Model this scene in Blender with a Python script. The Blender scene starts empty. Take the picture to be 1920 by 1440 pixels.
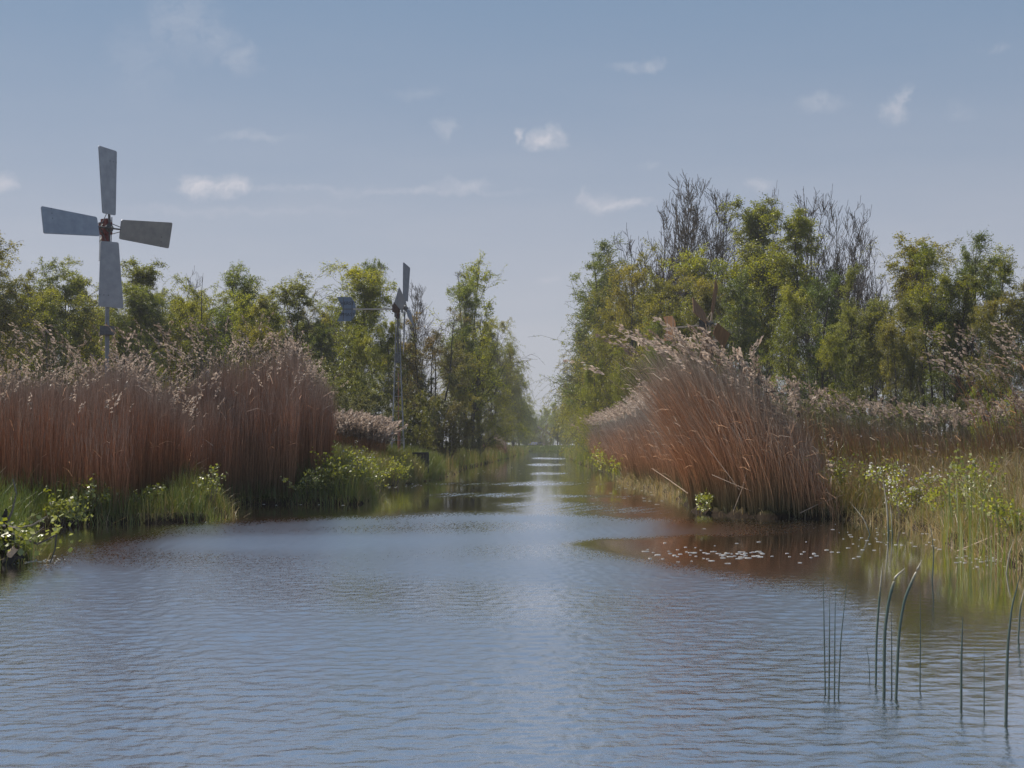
import bpy, math, random
import numpy as np
from mathutils import Vector, Matrix

scene = bpy.context.scene
COL = scene.collection
F, HZ, EYE = 2637.0, 834.0, 1.2        # focal length in photo pixels, horizon row, eye height
def WX(px, Y): return (px - 960.0) / F * Y
def WZ(py, Y): return EYE - (py - HZ) / F * Y

# ------------------------------------------------------------------ camera
cam_d = bpy.data.cameras.new("camera")
cam = bpy.data.objects.new("camera", cam_d); COL.objects.link(cam)
cam.location = (0, 0, EYE); cam.rotation_euler = (math.radians(90), 0, 0)
cam_d.sensor_width = 36.0; cam_d.lens = 36.0 * F / 1920.0
cam_d.shift_y = (HZ - 720.0) / 1920.0
cam_d.clip_start = 0.1; cam_d.clip_end = 6000
scene.camera = cam
scene.view_settings.view_transform = 'Standard'
scene.view_settings.look = 'None'
scene.view_settings.exposure = 0.24
scene.view_settings.gamma = 1.0
scene.cycles.max_bounces = 6
scene.cycles.diffuse_bounces = 3
scene.cycles.glossy_bounces = 3
scene.cycles.transmission_bounces = 4
scene.cycles.transparent_max_bounces = 4
scene.cycles.volume_bounces = 0

SUN_EL, SUN_AZ = math.radians(56), math.radians(-58)

# ------------------------------------------------------------------ node helpers
class NT:
    def __init__(s, tree): s.t = tree
    def n(s, typ, **kw):
        nd = s.t.nodes.new(typ)
        for k, v in kw.items():
            if k.startswith('i_'):
                key = k[2:]
                key = int(key) if key.isdigit() else key
                nd.inputs[key].default_value = v
            else: setattr(nd, k, v)
        return nd
    def l(s, a, b): s.t.links.new(a, b)
    def math(s, op, a, b=None, clamp=False):
        nd = s.t.nodes.new('ShaderNodeMath'); nd.operation = op; nd.use_clamp = clamp
        for i, v in enumerate((a, b)):
            if v is None: continue
            if isinstance(v, (int, float)): nd.inputs[i].default_value = v
            else: s.l(v, nd.inputs[i])
        return nd.outputs[0]
    def vmath(s, op, a, b=None):
        nd = s.t.nodes.new('ShaderNodeVectorMath'); nd.operation = op
        for i, v in enumerate((a, b)):
            if v is None: continue
            if isinstance(v, (tuple, list)): nd.inputs[i].default_value = v
            else: s.l(v, nd.inputs[i])
        return nd.outputs['Value'] if op == 'LENGTH' else nd.outputs[0]
    def mix(s, fac, a, b, blend='MIX'):
        nd = s.t.nodes.new('ShaderNodeMix'); nd.data_type = 'RGBA'; nd.blend_type = blend
        for sock, v in ((nd.inputs[0], fac), (nd.inputs[6], a), (nd.inputs[7], b)):
            if isinstance(v, (int, float)): sock.default_value = v
            elif isinstance(v, (tuple, list)): sock.default_value = tuple(v) + ((1,) if len(v) == 3 else ())
            else: s.l(v, sock)
        return nd.outputs[2]
    def ramp(s, fac, stops):
        nd = s.t.nodes.new('ShaderNodeValToRGB'); e = nd.color_ramp.elements
        e[0].position, e[0].color = stops[0][0], tuple(stops[0][1]) + (1,)
        e[1].position, e[1].color = stops[-1][0], tuple(stops[-1][1]) + (1,)
        for p, c in stops[1:-1]:
            x = e.new(p); x.color = tuple(c) + (1,)
        s.l(fac, nd.inputs[0]); return nd.outputs[0]

# ------------------------------------------------------------------ world: daylight sky with small clouds
world = bpy.data.worlds.new("World"); scene.world = world; world.use_nodes = True
W = NT(world.node_tree)
for nd in list(world.node_tree.nodes): world.node_tree.nodes.remove(nd)
wout = W.n('ShaderNodeOutputWorld'); bg = W.n('ShaderNodeBackground'); W.l(bg.outputs[0], wout.inputs[0])
bg.inputs[1].default_value = 0.058
sky = W.n('ShaderNodeTexSky'); sky.sky_type = 'NISHITA'; sky.sun_disc = False
sky.sun_elevation = SUN_EL; sky.sun_rotation = SUN_AZ
sky.air_density = 1.0; sky.dust_density = 1.2; sky.ozone_density = 1.5
tc = W.n('ShaderNodeTexCoord')
sep = W.n('ShaderNodeSeparateXYZ'); W.l(tc.outputs['Generated'], sep.inputs[0])
dy = W.math('MAXIMUM', sep.outputs[1], 0.02)
u = W.math('DIVIDE', sep.outputs[0], dy); v = W.math('DIVIDE', sep.outputs[2], dy)
comb = W.n('ShaderNodeCombineXYZ'); W.l(u, comb.inputs[0]); W.l(v, comb.inputs[1])
# upper air: the tint of thin veils towards the horizon
nz0 = W.n('ShaderNodeTexNoise', i_Scale=9.0, i_Detail=3.0); 
st0 = W.vmath('MULTIPLY', comb.outputs[0], (0.55, 2.6, 1)); W.l(st0, nz0.inputs['Vector'])
elev = sep.outputs[2]
mr = W.n('ShaderNodeMapRange', interpolation_type='SMOOTHSTEP'); W.l(elev, mr.inputs[0])
mr.inputs[1].default_value = 0.02; mr.inputs[2].default_value = 0.35; mr.inputs[3].default_value = 1.0; mr.inputs[4].default_value = 0.0
hazef = W.math('MULTIPLY', mr.outputs[0], W.math('ADD', W.math('MULTIPLY', nz0.outputs[0], 0.55), 0.80), True)
tint = W.mix(1.0, sky.outputs[0], (0.72, 0.92, 1.16), 'MULTIPLY')
SKY_LOW = (7.5, 7.6, 8.4); SKY_HIGH = (3.15, 4.6, 6.6); SKY_ZEN = (3.1, 4.6, 7.2)
mr3 = W.n('ShaderNodeMapRange', interpolation_type='SMOOTHSTEP'); W.l(elev, mr3.inputs[0])
mr3.inputs[1].default_value = 0.28; mr3.inputs[2].default_value = 0.8
skyc = W.mix(0.85, tint, W.mix(hazef, W.mix(mr3.outputs[0], SKY_HIGH, SKY_ZEN), SKY_LOW))
# clouds placed by direction (tangents of azimuth and elevation)
nz = W.n('ShaderNodeTexNoise', i_Scale=38.0, i_Detail=5.0, i_Roughness=0.6)
W.l(comb.outputs[0], nz.inputs['Vector'])
warp = W.vmath('MULTIPLY', W.vmath('SUBTRACT', nz.outputs['Color'], (0.5, 0.5, 0.5)), (0.045, 0.022, 0))
uvw = W.vmath('ADD', comb.outputs[0], warp)
clouds = [(375,349,34,20,.95),(428,352,40,19,.95),(404,357,64,12,.8),(1022,262,30,17,.9),(1040,252,18,17,.6),(970,258,14,11,.7),
  (1125,380,40,17,.5),(1165,384,45,11,.7),(1095,372,14,20,.35),(1680,205,30,24,.5),(1690,185,14,26,.45),(1540,190,42,17,.33),(1220,122,26,12,.4),
  (1185,126,34,8,.25),(8,345,26,16,.6),(470,258,70,11,.3),(835,250,20,20,.35),(870,352,55,15,.45),(800,362,180,8,.3),(560,356,150,7,.22),
  (1422,347,28,12,.35),(430,395,260,9,.16),(780,175,60,12,.15),(340,40,70,75,.24),(400,75,45,40,.24),(455,110,28,34,.30),(260,110,60,80,.12),
  (1880,87,26,10,.2),(1795,205,20,20,.14),(1030,520,24,8,.22),(1230,308,20,7,.2)]
acc = None
for (cx, cy, sx, sy, st) in clouds:
    c0 = ((cx - 960) / F, (HZ - cy) / F, 0)
    d = W.vmath('MULTIPLY', W.vmath('SUBTRACT', uvw, c0), (F / (sx * 1.5), F / (sy * 1.5), 0))
    m = W.n('ShaderNodeMapRange', interpolation_type='SMOOTHSTEP'); W.l(W.vmath('LENGTH', d), m.inputs[0])
    m.inputs[1].default_value = 0; m.inputs[2].default_value = 1; m.inputs[3].default_value = st * .72; m.inputs[4].default_value = 0
    acc = m.outputs[0] if acc is None else W.math('MAXIMUM', acc, m.outputs[0])
nz2 = W.n('ShaderNodeTexNoise', i_Scale=85.0, i_Detail=6.0, i_Roughness=0.65); W.l(uvw, nz2.inputs['Vector'])
acc = W.math('MULTIPLY', acc, W.math('MULTIPLY', W.math('SUBTRACT', nz2.outputs[0], 0.22), 2.9, True), True)
skyc = W.mix(acc, skyc, (10.5, 10.1, 10.6))
W.l(skyc, bg.inputs[0])

# ------------------------------------------------------------------ sun
sd = bpy.data.lights.new("sun", 'SUN'); sd.energy = 4.8; sd.angle = math.radians(0.53); sd.color = (1.0, 0.93, 0.82)
sun = bpy.data.objects.new("sun", sd); COL.objects.link(sun)
sv = Vector((math.sin(SUN_AZ) * math.cos(SUN_EL), math.cos(SUN_AZ) * math.cos(SUN_EL), math.sin(SUN_EL)))
sun.rotation_euler = sv.to_track_quat('Z', 'Y').to_euler()
sun.location = (0, 0, 60)

# ------------------------------------------------------------------ materials
def new_mat(name):
    m = bpy.data.materials.new(name); m.use_nodes = True
    for nd in list(m.node_tree.nodes): m.node_tree.nodes.remove(nd)
    t = NT(m.node_tree); out = t.n('ShaderNodeOutputMaterial'); return m, t, out

def leaf_mat(name, stops, trans=0.5, tcol=(1.45, 1.45, 0.55), gloss=0.06):
    m, t, out = new_mat(name)
    a = t.n('ShaderNodeAttribute', attribute_name='rnd')
    oi = t.n('ShaderNodeObjectInfo')
    c = t.ramp(a.outputs['Fac'], stops)
    c = t.mix(1.0, c, oi.outputs['Color'], 'MULTIPLY')
    d = t.n('ShaderNodeBsdfDiffuse'); t.l(c, d.inputs[0])
    tr = t.n('ShaderNodeBsdfTranslucent'); t.l(t.mix(1.0, c, tcol, 'MULTIPLY'), tr.inputs[0])
    mx = t.n('ShaderNodeMixShader'); mx.inputs[0].default_value = trans; t.l(d.outputs[0], mx.inputs[1]); t.l(tr.outputs[0], mx.inputs[2])
    g = t.n('ShaderNodeBsdfGlossy'); g.inputs['Roughness'].default_value = 0.45; g.inputs[0].default_value = (.8, .8, .8, 1)
    m2 = t.n('ShaderNodeMixShader'); m2.inputs[0].default_value = gloss; t.l(mx.outputs[0], m2.inputs[1]); t.l(g.outputs[0], m2.inputs[2])
    t.l(m2.outputs[0], out.inputs[0]); return m

def solid_mat(name, c1, c2, scale=8.0, rough=0.7, metal=0.0, stretch=(1, 1, 1), bump=0.0, objcol=False):
    m, t, out = new_mat(name)
    tcn = t.n('ShaderNodeTexCoord')
    nn = t.n('ShaderNodeTexNoise', i_Scale=scale, i_Detail=5.0, i_Roughness=0.6)
    t.l(t.vmath('MULTIPLY', tcn.outputs['Object'], stretch), nn.inputs['Vector'])
    f = t.n('ShaderNodeMapRange'); t.l(nn.outputs[0], f.inputs[0]); f.inputs[1].default_value = .3; f.inputs[2].default_value = .7
    c = t.mix(f.outputs[0], c1, c2)
    if objcol:
        oi = t.n('ShaderNodeObjectInfo'); c = t.mix(1.0, c, oi.outputs['Color'], 'MULTIPLY')
    p = t.n('ShaderNodeBsdfPrincipled'); t.l(c, p.inputs['Base Color'])
    p.inputs['Roughness'].default_value = rough; p.inputs['Metallic'].default_value = metal
    if bump:
        b = t.n('ShaderNodeBump'); b.inputs['Strength'].default_value = bump; b.inputs['Distance'].default_value = 0.02
        t.l(nn.outputs[0], b.inputs['Height']); t.l(b.outputs[0], p.inputs['Normal'])
    t.l(p.outputs[0], out.inputs[0]); return m

M = {}
M['leaf_spring'] = leaf_mat('leaf_spring', [(0, (.11, .135, .020)), (.5, (.195, .205, .030)), (1, (.31, .29, .05))], .62)
M['leaf_olive'] = leaf_mat('leaf_olive', [(0, (.11, .12, .035)), (.5, (.175, .175, .045)), (1, (.26, .24, .08))], .45, (1.2, 1.15, .6))
M['leaf_dark'] = leaf_mat('leaf_dark', [(0, (.075, .10, .022)), (.5, (.125, .15, .030)), (1, (.19, .21, .05))], .42)
M['leaf_bright'] = leaf_mat('leaf_bright', [(0, (.13, .16, .015)), (.5, (.20, .22, .02)), (1, (.28, .29, .04))], .5, (1.3, 1.25, .4), .12)
M['grass'] = leaf_mat('grass', [(0, (.075, .115, .018)), (.35, (.14, .17, .026)), (.6, (.18, .16, .045)), (.8, (.23, .155, .07)), (1, (.36, .27, .16))], .4, (1.2, 1.15, .6), .07)
M['bud'] = leaf_mat('bud', [(0, (.09, .07, .05)), (1, (.15, .12, .07))], .3, (1, 1, 1), .02)
M['petal'] = leaf_mat('petal', [(0, (.55, .52, .48)), (1, (.8, .78, .74))], .4, (1, 1, 1), .05)  # white of the blossoms and of the painted sun glints on the water
M['plume'] = leaf_mat('plume', [(0, (.19, .14, .105)), (.5, (.34, .26, .205)), (1, (.54, .43, .35))], .5, (1, 1, 1), .03)
M['bark'] = solid_mat('bark', (.035, .030, .024), (.085, .072, .058), 14, .9, 0, (1, 1, .3), .5)
M['bark_pale'] = solid_mat('bark_pale', (.06, .052, .045), (.16, .145, .125), 12, .9, 0, (1, 1, 2.), .3)
M['twig'] = solid_mat('twig', (.075, .060, .055), (.14, .112, .10), 3, .9)
M['galv'] = solid_mat('galvanised_steel', (.27, .28, .31), (.36, .37, .40), 5, .42, .6, (1, 1, 1), .05)
M['tower_steel'] = solid_mat('tower_steel', (.19, .195, .205), (.27, .275, .285), 7, .7, 0)
M['vane_paint'] = solid_mat('vane_paint', (.15, .19, .26), (.20, .24, .31), 7, .8, 0)
M['blade_paint'] = solid_mat('blade_paint', (.17, .175, .20), (.23, .235, .26), 7, .7, 0)
M['dark_steel_head'] = solid_mat('rusty_steel', (.06, .035, .03), (.12, .07, .055), 9, .8)
M['steel_dark'] = solid_mat('dark_steel', (.10, .10, .11), (.17, .165, .16), 16, .6, .3)
M['steel_light'] = solid_mat('light_beam', (.45, .38, .33), (.58, .50, .44), 14, .6, .1)
M['red_paint'] = solid_mat('red_paint', (.12, .022, .022), (.18, .04, .035), 9, .6)
M['rust'] = solid_mat('rust', (.22, .09, .05), (.34, .15, .09), 9, .85)
M['wood'] = solid_mat('weathered_wood', (.16, .075, .03), (.28, .14, .06), 7, .75, 0, (1, 1, .2), .3)
M['wood_grey'] = solid_mat('grey_wood', (.10, .085, .075), (.19, .165, .15), 7, .85, 0, (1, 1, .2), .4)
M['wood_pale'] = solid_mat('pale_wood', (.30, .22, .16), (.45, .34, .25), 7, .8, 0, (1, 1, .2), .2)
M['dark_wood'] = solid_mat('tarred_wood', (.02, .018, .02), (.05, .045, .045), 6, .85, 0, (1, 1, .2), .3)
M['letter'] = solid_mat('lettering', (.035, .04, .055), (.06, .065, .08), 20, .7)
M['blue_paint'] = solid_mat('blue_paint', (.012, .016, .05), (.02, .025, .065), 4, .35)
M['glass'] = solid_mat('dark_glass', (.02, .025, .03), (.03, .035, .04), 2, .1)
M['tyre'] = solid_mat('tyre', (.02, .02, .02), (.03, .03, .03), 8, .9)
M['lamp'] = solid_mat('lamp_glass', (.5, .5, .48), (.7, .7, .66), 8, .2)
M['rush'] = leaf_mat('rush', [(0, (.012, .035, .02)), (.6, (.02, .055, .03)), (.8, (.16, .15, .09)), (1, (.42, .36, .27))], .15, (1, 1, 1), .12)

def reed_mat():
    m, t, out = new_mat('reed_stem')
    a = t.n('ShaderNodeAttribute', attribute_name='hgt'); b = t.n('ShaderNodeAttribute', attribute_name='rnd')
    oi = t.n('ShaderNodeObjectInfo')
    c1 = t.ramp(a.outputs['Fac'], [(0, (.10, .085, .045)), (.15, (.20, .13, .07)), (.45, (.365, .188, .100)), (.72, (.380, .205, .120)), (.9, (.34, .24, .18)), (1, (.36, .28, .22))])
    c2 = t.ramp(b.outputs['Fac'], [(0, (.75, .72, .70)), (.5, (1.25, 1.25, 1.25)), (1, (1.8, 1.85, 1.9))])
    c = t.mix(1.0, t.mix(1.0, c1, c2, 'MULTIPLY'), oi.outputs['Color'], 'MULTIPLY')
    d = t.n('ShaderNodeBsdfDiffuse'); t.l(c, d.inputs[0])
    tr = t.n('ShaderNodeBsdfTranslucent'); t.l(c, tr.inputs[0])
    mx = t.n('ShaderNodeMixShader'); mx.inputs[0].default_value = .45; t.l(d.outputs[0], mx.inputs[1]); t.l(tr.outputs[0], mx.inputs[2])
    t.l(mx.outputs[0], out.inputs[0]); return m
M['reed'] = reed_mat()

def ground_mat():
    m, t, out = new_mat('marsh_soil')
    g = t.n('ShaderNodeNewGeometry')
    n1 = t.n('ShaderNodeTexNoise', i_Scale=.6, i_Detail=6.0); t.l(g.outputs['Position'], n1.inputs['Vector'])
    n2 = t.n('ShaderNodeTexNoise', i_Scale=9.0, i_Detail=6.0); t.l(g.outputs['Position'], n2.inputs['Vector'])
    ca = t.ramp(n1.outputs[0], [(.35, (.05, .06, .02)), (.55, (.085, .085, .03)), (.75, (.12, .09, .045))])
    cb = t.ramp(n2.outputs[0], [(.3, (.5, .5, .5)), (.7, (1.3, 1.3, 1.3))])
    c = t.mix(1.0, ca, cb, 'MULTIPLY')
    sp = t.n('ShaderNodeSeparateXYZ'); t.l(g.outputs['Position'], sp.inputs[0])
    mr = t.n('ShaderNodeMapRange'); t.l(sp.outputs[2], mr.inputs[0]); mr.inputs[1].default_value = .05; mr.inputs[2].default_value = .22
    c = t.mix(mr.outputs[0], (.022, .015, .010), c)        # wet peat at the water's edge
    p = t.n('ShaderNodeBsdfPrincipled'); t.l(c, p.inputs['Base Color']); p.inputs['Roughness'].default_value = 1.0; p.inputs['Specular IOR Level'].default_value = .1
    b = t.n('ShaderNodeBump'); b.inputs['Strength'].default_value = .7; b.inputs['Distance'].default_value = .06; t.l(n2.outputs[0], b.inputs['Height']); t.l(b.outputs[0], p.inputs['Normal'])
    t.l(p.outputs[0], out.inputs[0]); return m
M['ground'] = ground_mat()

def water_mat():
    m, t, out = new_mat('canal_water')
    a = t.n('ShaderNodeAttribute', attribute_name='rough')
    p = t.n('ShaderNodeBsdfGlossy', distribution='BECKMANN'); p.inputs['Color'].default_value = (.97, .98, 1, 1)
    t.l(a.outputs['Fac'], p.inputs['Roughness'])
    body = t.n('ShaderNodeBsdfDiffuse'); body.inputs[0].default_value = (.030, .021, .012, 1)
    fr = t.n('ShaderNodeFresnel'); fr.inputs[0].default_value = 2.0
    fac = t.math('ADD', t.math('MULTIPLY', fr.outputs[0], .25), .75, True)
    msh = t.n('ShaderNodeMixShader'); t.l(fac, msh.inputs[0]); t.l(body.outputs[0], msh.inputs[1]); t.l(p.outputs[0], msh.inputs[2])
    g = t.n('ShaderNodeNewGeometry')
    nn = t.n('ShaderNodeTexNoise', i_Scale=1.0, i_Detail=2.0, i_Roughness=.5)
    t.l(t.vmath('MULTIPLY', g.outputs['Position'], (18, 26, 14)), nn.inputs['Vector'])
    m2 = t.n('ShaderNodeAttribute', attribute_name='ripple')
    b = t.n('ShaderNodeBump'); b.inputs['Distance'].default_value = .006
    t.l(t.math('MULTIPLY', m2.outputs['Fac'], .5), b.inputs['Strength'])
    t.l(nn.outputs[0], b.inputs['Height']); t.l(b.outputs[0], p.inputs['Normal'])
    t.l(msh.outputs[0], out.inputs[0]); return m
M['water'] = water_mat()

# ------------------------------------------------------------------ mesh helpers
def mesh_from(name, V, faces, mat, smooth=False, fattr=None, vattr=None):
    me = bpy.data.meshes.new(name)
    V = np.asarray(V, np.float32).reshape(-1, 3)
    faces = [np.asarray(f, np.int32) for f in (faces if isinstance(faces, list) else [faces]) if len(f)]
    me.vertices.add(len(V)); me.vertices.foreach_set('co', V.ravel())
    nf = sum(len(f) for f in faces); nl = sum(f.size for f in faces)
    me.loops.add(nl); me.polygons.add(nf)
    me.loops.foreach_set('vertex_index', np.concatenate([f.ravel() for f in faces]))
    tot = np.concatenate([np.full(len(f), f.shape[1], np.int32) for f in faces])
    st = np.concatenate([[0], np.cumsum(tot)[:-1]]).astype(np.int32)
    me.polygons.foreach_set('loop_start', st)
    me.polygons.foreach_set('loop_total', tot)
    me.polygons.foreach_set('use_smooth', np.full(nf, bool(smooth)))
    for k, arr in (fattr or {}).items():
        at = me.attributes.new(k, 'FLOAT', 'FACE'); at.data.foreach_set('value', np.asarray(arr, np.float32))
    for k, arr in (vattr or {}).items():
        at = me.attributes.new(k, 'FLOAT', 'POINT'); at.data.foreach_set('value', np.asarray(arr, np.float32))
    me.materials.append(M[mat]); me.update(calc_edges=True)
    return me

def link(name, data, parent=None, loc=None, label=None, cat=None, group=None, kind=None, color=None):
    o = bpy.data.objects.new(name, data); COL.objects.link(o)
    if parent is not None: o.parent = parent
    if loc is not None: o.location = loc
    if label: o['label'] = label
    if cat: o['category'] = cat
    if group: o['group'] = group
    if kind: o['kind'] = kind
    if color: o.color = tuple(color) + (1,)
    return o

class MB:
    """collects boxes, bars, tubes and prisms into one mesh"""
    def __init__(s): s.V = []; s.q = []; s.t = []; s.n = 0; s.poly = {}
    def add(s, V, faces):
        V = np.asarray(V, float).reshape(-1, 3)
        for f in faces: s.poly.setdefault(len(f), []).append([i + s.n for i in f])
        s.V.append(V); s.n += len(V)
    def box(s, c, size, R=None):
        sx, sy, sz = [x / 2 for x in size]
        v = np.array([[x, y, z] for x in (-sx, sx) for y in (-sy, sy) for z in (-sz, sz)])
        if R is not None: v = v @ np.array(R).T
        s.add(v + np.array(c), [(0, 1, 3, 2), (4, 6, 7, 5), (0, 4, 5, 1), (2, 3, 7, 6), (0, 2, 6, 4), (1, 5, 7, 3)])
    def bar(s, a, b, r, k=8, r2=None):
        a = np.array(a, float); b = np.array(b, float); d = b - a; d /= np.linalg.norm(d)
        h = np.array([0, 0, 1.]) if abs(d[2]) < .9 else np.array([1., 0, 0])
        x = np.cross(d, h); x /= np.linalg.norm(x); y = np.cross(d, x)
        r2 = r if r2 is None else r2
        an = np.arange(k) * 2 * math.pi / k + math.pi / k
        ring = np.outer(np.cos(an), x) + np.outer(np.sin(an), y)
        V = np.vstack([a + ring * r, b + ring * r2])
        fs = [(i, (i + 1) % k, k + (i + 1) % k, k + i) for i in range(k)]
        fs += [tuple(range(k))[::-1], tuple(range(k, 2 * k))]
        s.add(V, fs)
    def prism(s, pts, O, ax, ay, an, th):
        """outline pts (2-D) in the frame O, ax, ay, with thickness th along an"""
        O, ax, ay, an = [np.array(q, float) for q in (O, ax, ay, an)]
        n = len(pts); A = np.array([O + p[0] * ax + p[1] * ay + an * th / 2 for p in pts]); B = A - an * th
        fs = [tuple(range(n)), tuple(range(2 * n - 1, n - 1, -1))] + [(i, n + i, n + (i + 1) % n, (i + 1) % n) for i in range(n)]
        s.add(np.vstack([A, B]), fs)
    def mesh(s, name, mat, smooth=False):
        return mesh_from(name, np.vstack(s.V), [np.array(f) for f in s.poly.values()], mat, smooth)
    def build(s, name, mat, parent=None, **kw): return link(name, s.mesh(name, mat), parent, **kw)

def tubes(P, R, k=3):
    """P (B,N,3) polylines, R (B,N) radii -> verts, quads, per-vertex s"""
    B, N = P.shape[:2]
    T = np.gradient(P, axis=1); T /= np.linalg.norm(T, axis=2, keepdims=True) + 1e-9
    h = np.where(np.abs(T[..., 2:3]) < .85, np.array([0, 0, 1.]), np.array([1., 0, 0]))
    x = np.cross(T, h); x /= np.linalg.norm(x, axis=2, keepdims=True) + 1e-9
    y = np.cross(T, x)
    an = np.arange(k) * 2 * math.pi / k
    V = P[:, :, None] + R[:, :, None, None] * (np.cos(an)[None, None, :, None] * x[:, :, None] + np.sin(an)[None, None, :, None] * y[:, :, None])
    idx = np.arange(B * N * k).reshape(B, N, k); nx = np.roll(idx, -1, axis=2)
    q = np.stack([idx[:, :-1], nx[:, :-1], nx[:, 1:], idx[:, 1:]], -1).reshape(-1, 4)
    return V.reshape(-1, 3), q

def leaves(rng, C, size, aspect=.6, droop=.3):
    """diamond leaves at centres C"""
    n = len(C); az = rng.uniform(0, 2 * math.pi, n); el = rng.normal(-droop, .55, n)
    a = np.stack([np.cos(az) * np.cos(el), np.sin(az) * np.cos(el), np.sin(el)], 1)
    b = rng.normal(size=(n, 3)); b -= (b * a).sum(1, keepdims=True) * a; b /= np.linalg.norm(b, axis=1, keepdims=True)
    s = (size * rng.uniform(.6, 1.3, n))[:, None]
    V = np.stack([C - a * s * .5, C + b * s * aspect * .5, C + a * s * .5, C - b * s * aspect * .5], 1)
    return V.reshape(-1, 3), np.arange(n * 4).reshape(-1, 4)

def merge(parts):
    Vs, Fs, off = [], [], 0
    for V, q in parts: Vs.append(V); Fs.append(q + off); off += len(V)
    return np.vstack(Vs), np.vstack(Fs)

def grow(rng, P, R, n, t0, t1, L, ang, N=5, up=.1, wob=.05, rr=.5, rmin=.004):
    B, Mn = P.shape[:2]
    t = rng.uniform(t0, t1, (B, n)); f = t * (Mn - 1); i = np.clip(f.astype(int), 0, Mn - 2); w = (f - i)[..., None]
    bi = np.arange(B)[:, None]
    pos = P[bi, i] * (1 - w) + P[bi, i + 1] * w
    tan = P[bi, i + 1] - P[bi, i]; tan /= np.linalg.norm(tan, axis=-1, keepdims=True) + 1e-9
    rad = R[bi, i] * (1 - w[..., 0]) + R[bi, i + 1] * w[..., 0]
    az = rng.uniform(0, 2 * math.pi, (B, n))
    h = np.where(np.abs(tan[..., 2:3]) < .9, np.array([0, 0, 1.]), np.array([1., 0, 0]))
    x = np.cross(tan, h); x /= np.linalg.norm(x, axis=-1, keepdims=True); y = np.cross(tan, x)
    an = rng.normal(ang, .18, (B, n))[..., None]
    d = np.cos(an) * tan + np.sin(an) * (np.cos(az)[..., None] * x + np.sin(az)[..., None] * y)
    ln = L(t) if callable(L) else (np.asarray(L)[:, None] if np.ndim(L) == 1 else L) * np.ones_like(t)
    ln = ln * np.exp(rng.normal(0, .28, t.shape))
    s = np.linspace(0, 1, N)[None, None, :, None]
    Lx = ln[..., None, None]
    C = pos[:, :, None] + d[:, :, None] * Lx * s + np.array([0, 0, 1.]) * Lx * up * s ** 2
    nz = np.cumsum(rng.normal(0, wob, (B, n, N, 3)), axis=2); nz -= nz[:, :, :1]
    C = C + nz * Lx
    r = np.maximum(rad[..., None] * rr * (1 - .8 * s[..., 0]), rmin)
    return C.reshape(B * n, N, 3), r.reshape(B * n, N), ln.reshape(-1), t.reshape(-1)

def along(rng, P, per, jit, tmin=.15):
    B, N = P.shape[:2]
    t = rng.uniform(tmin, 1, (B, per)); f = t * (N - 1); i = np.clip(f.astype(int), 0, N - 2); w = (f - i)[..., None]
    bi = np.arange(B)[:, None]
    return (P[bi, i] * (1 - w) + P[bi, i + 1] * w).reshape(-1, 3) + rng.normal(0, jit, (B * per, 3))

def lumps(p, seed, sc):
    r = np.random.default_rng(seed); o = np.zeros(len(p))
    for _ in range(7):
        k = r.normal(size=3); k /= np.linalg.norm(k); o += np.sin(p @ k * sc * r.uniform(.7, 1.8) + r.uniform(0, 6.28))
    return o / 2.6

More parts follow.
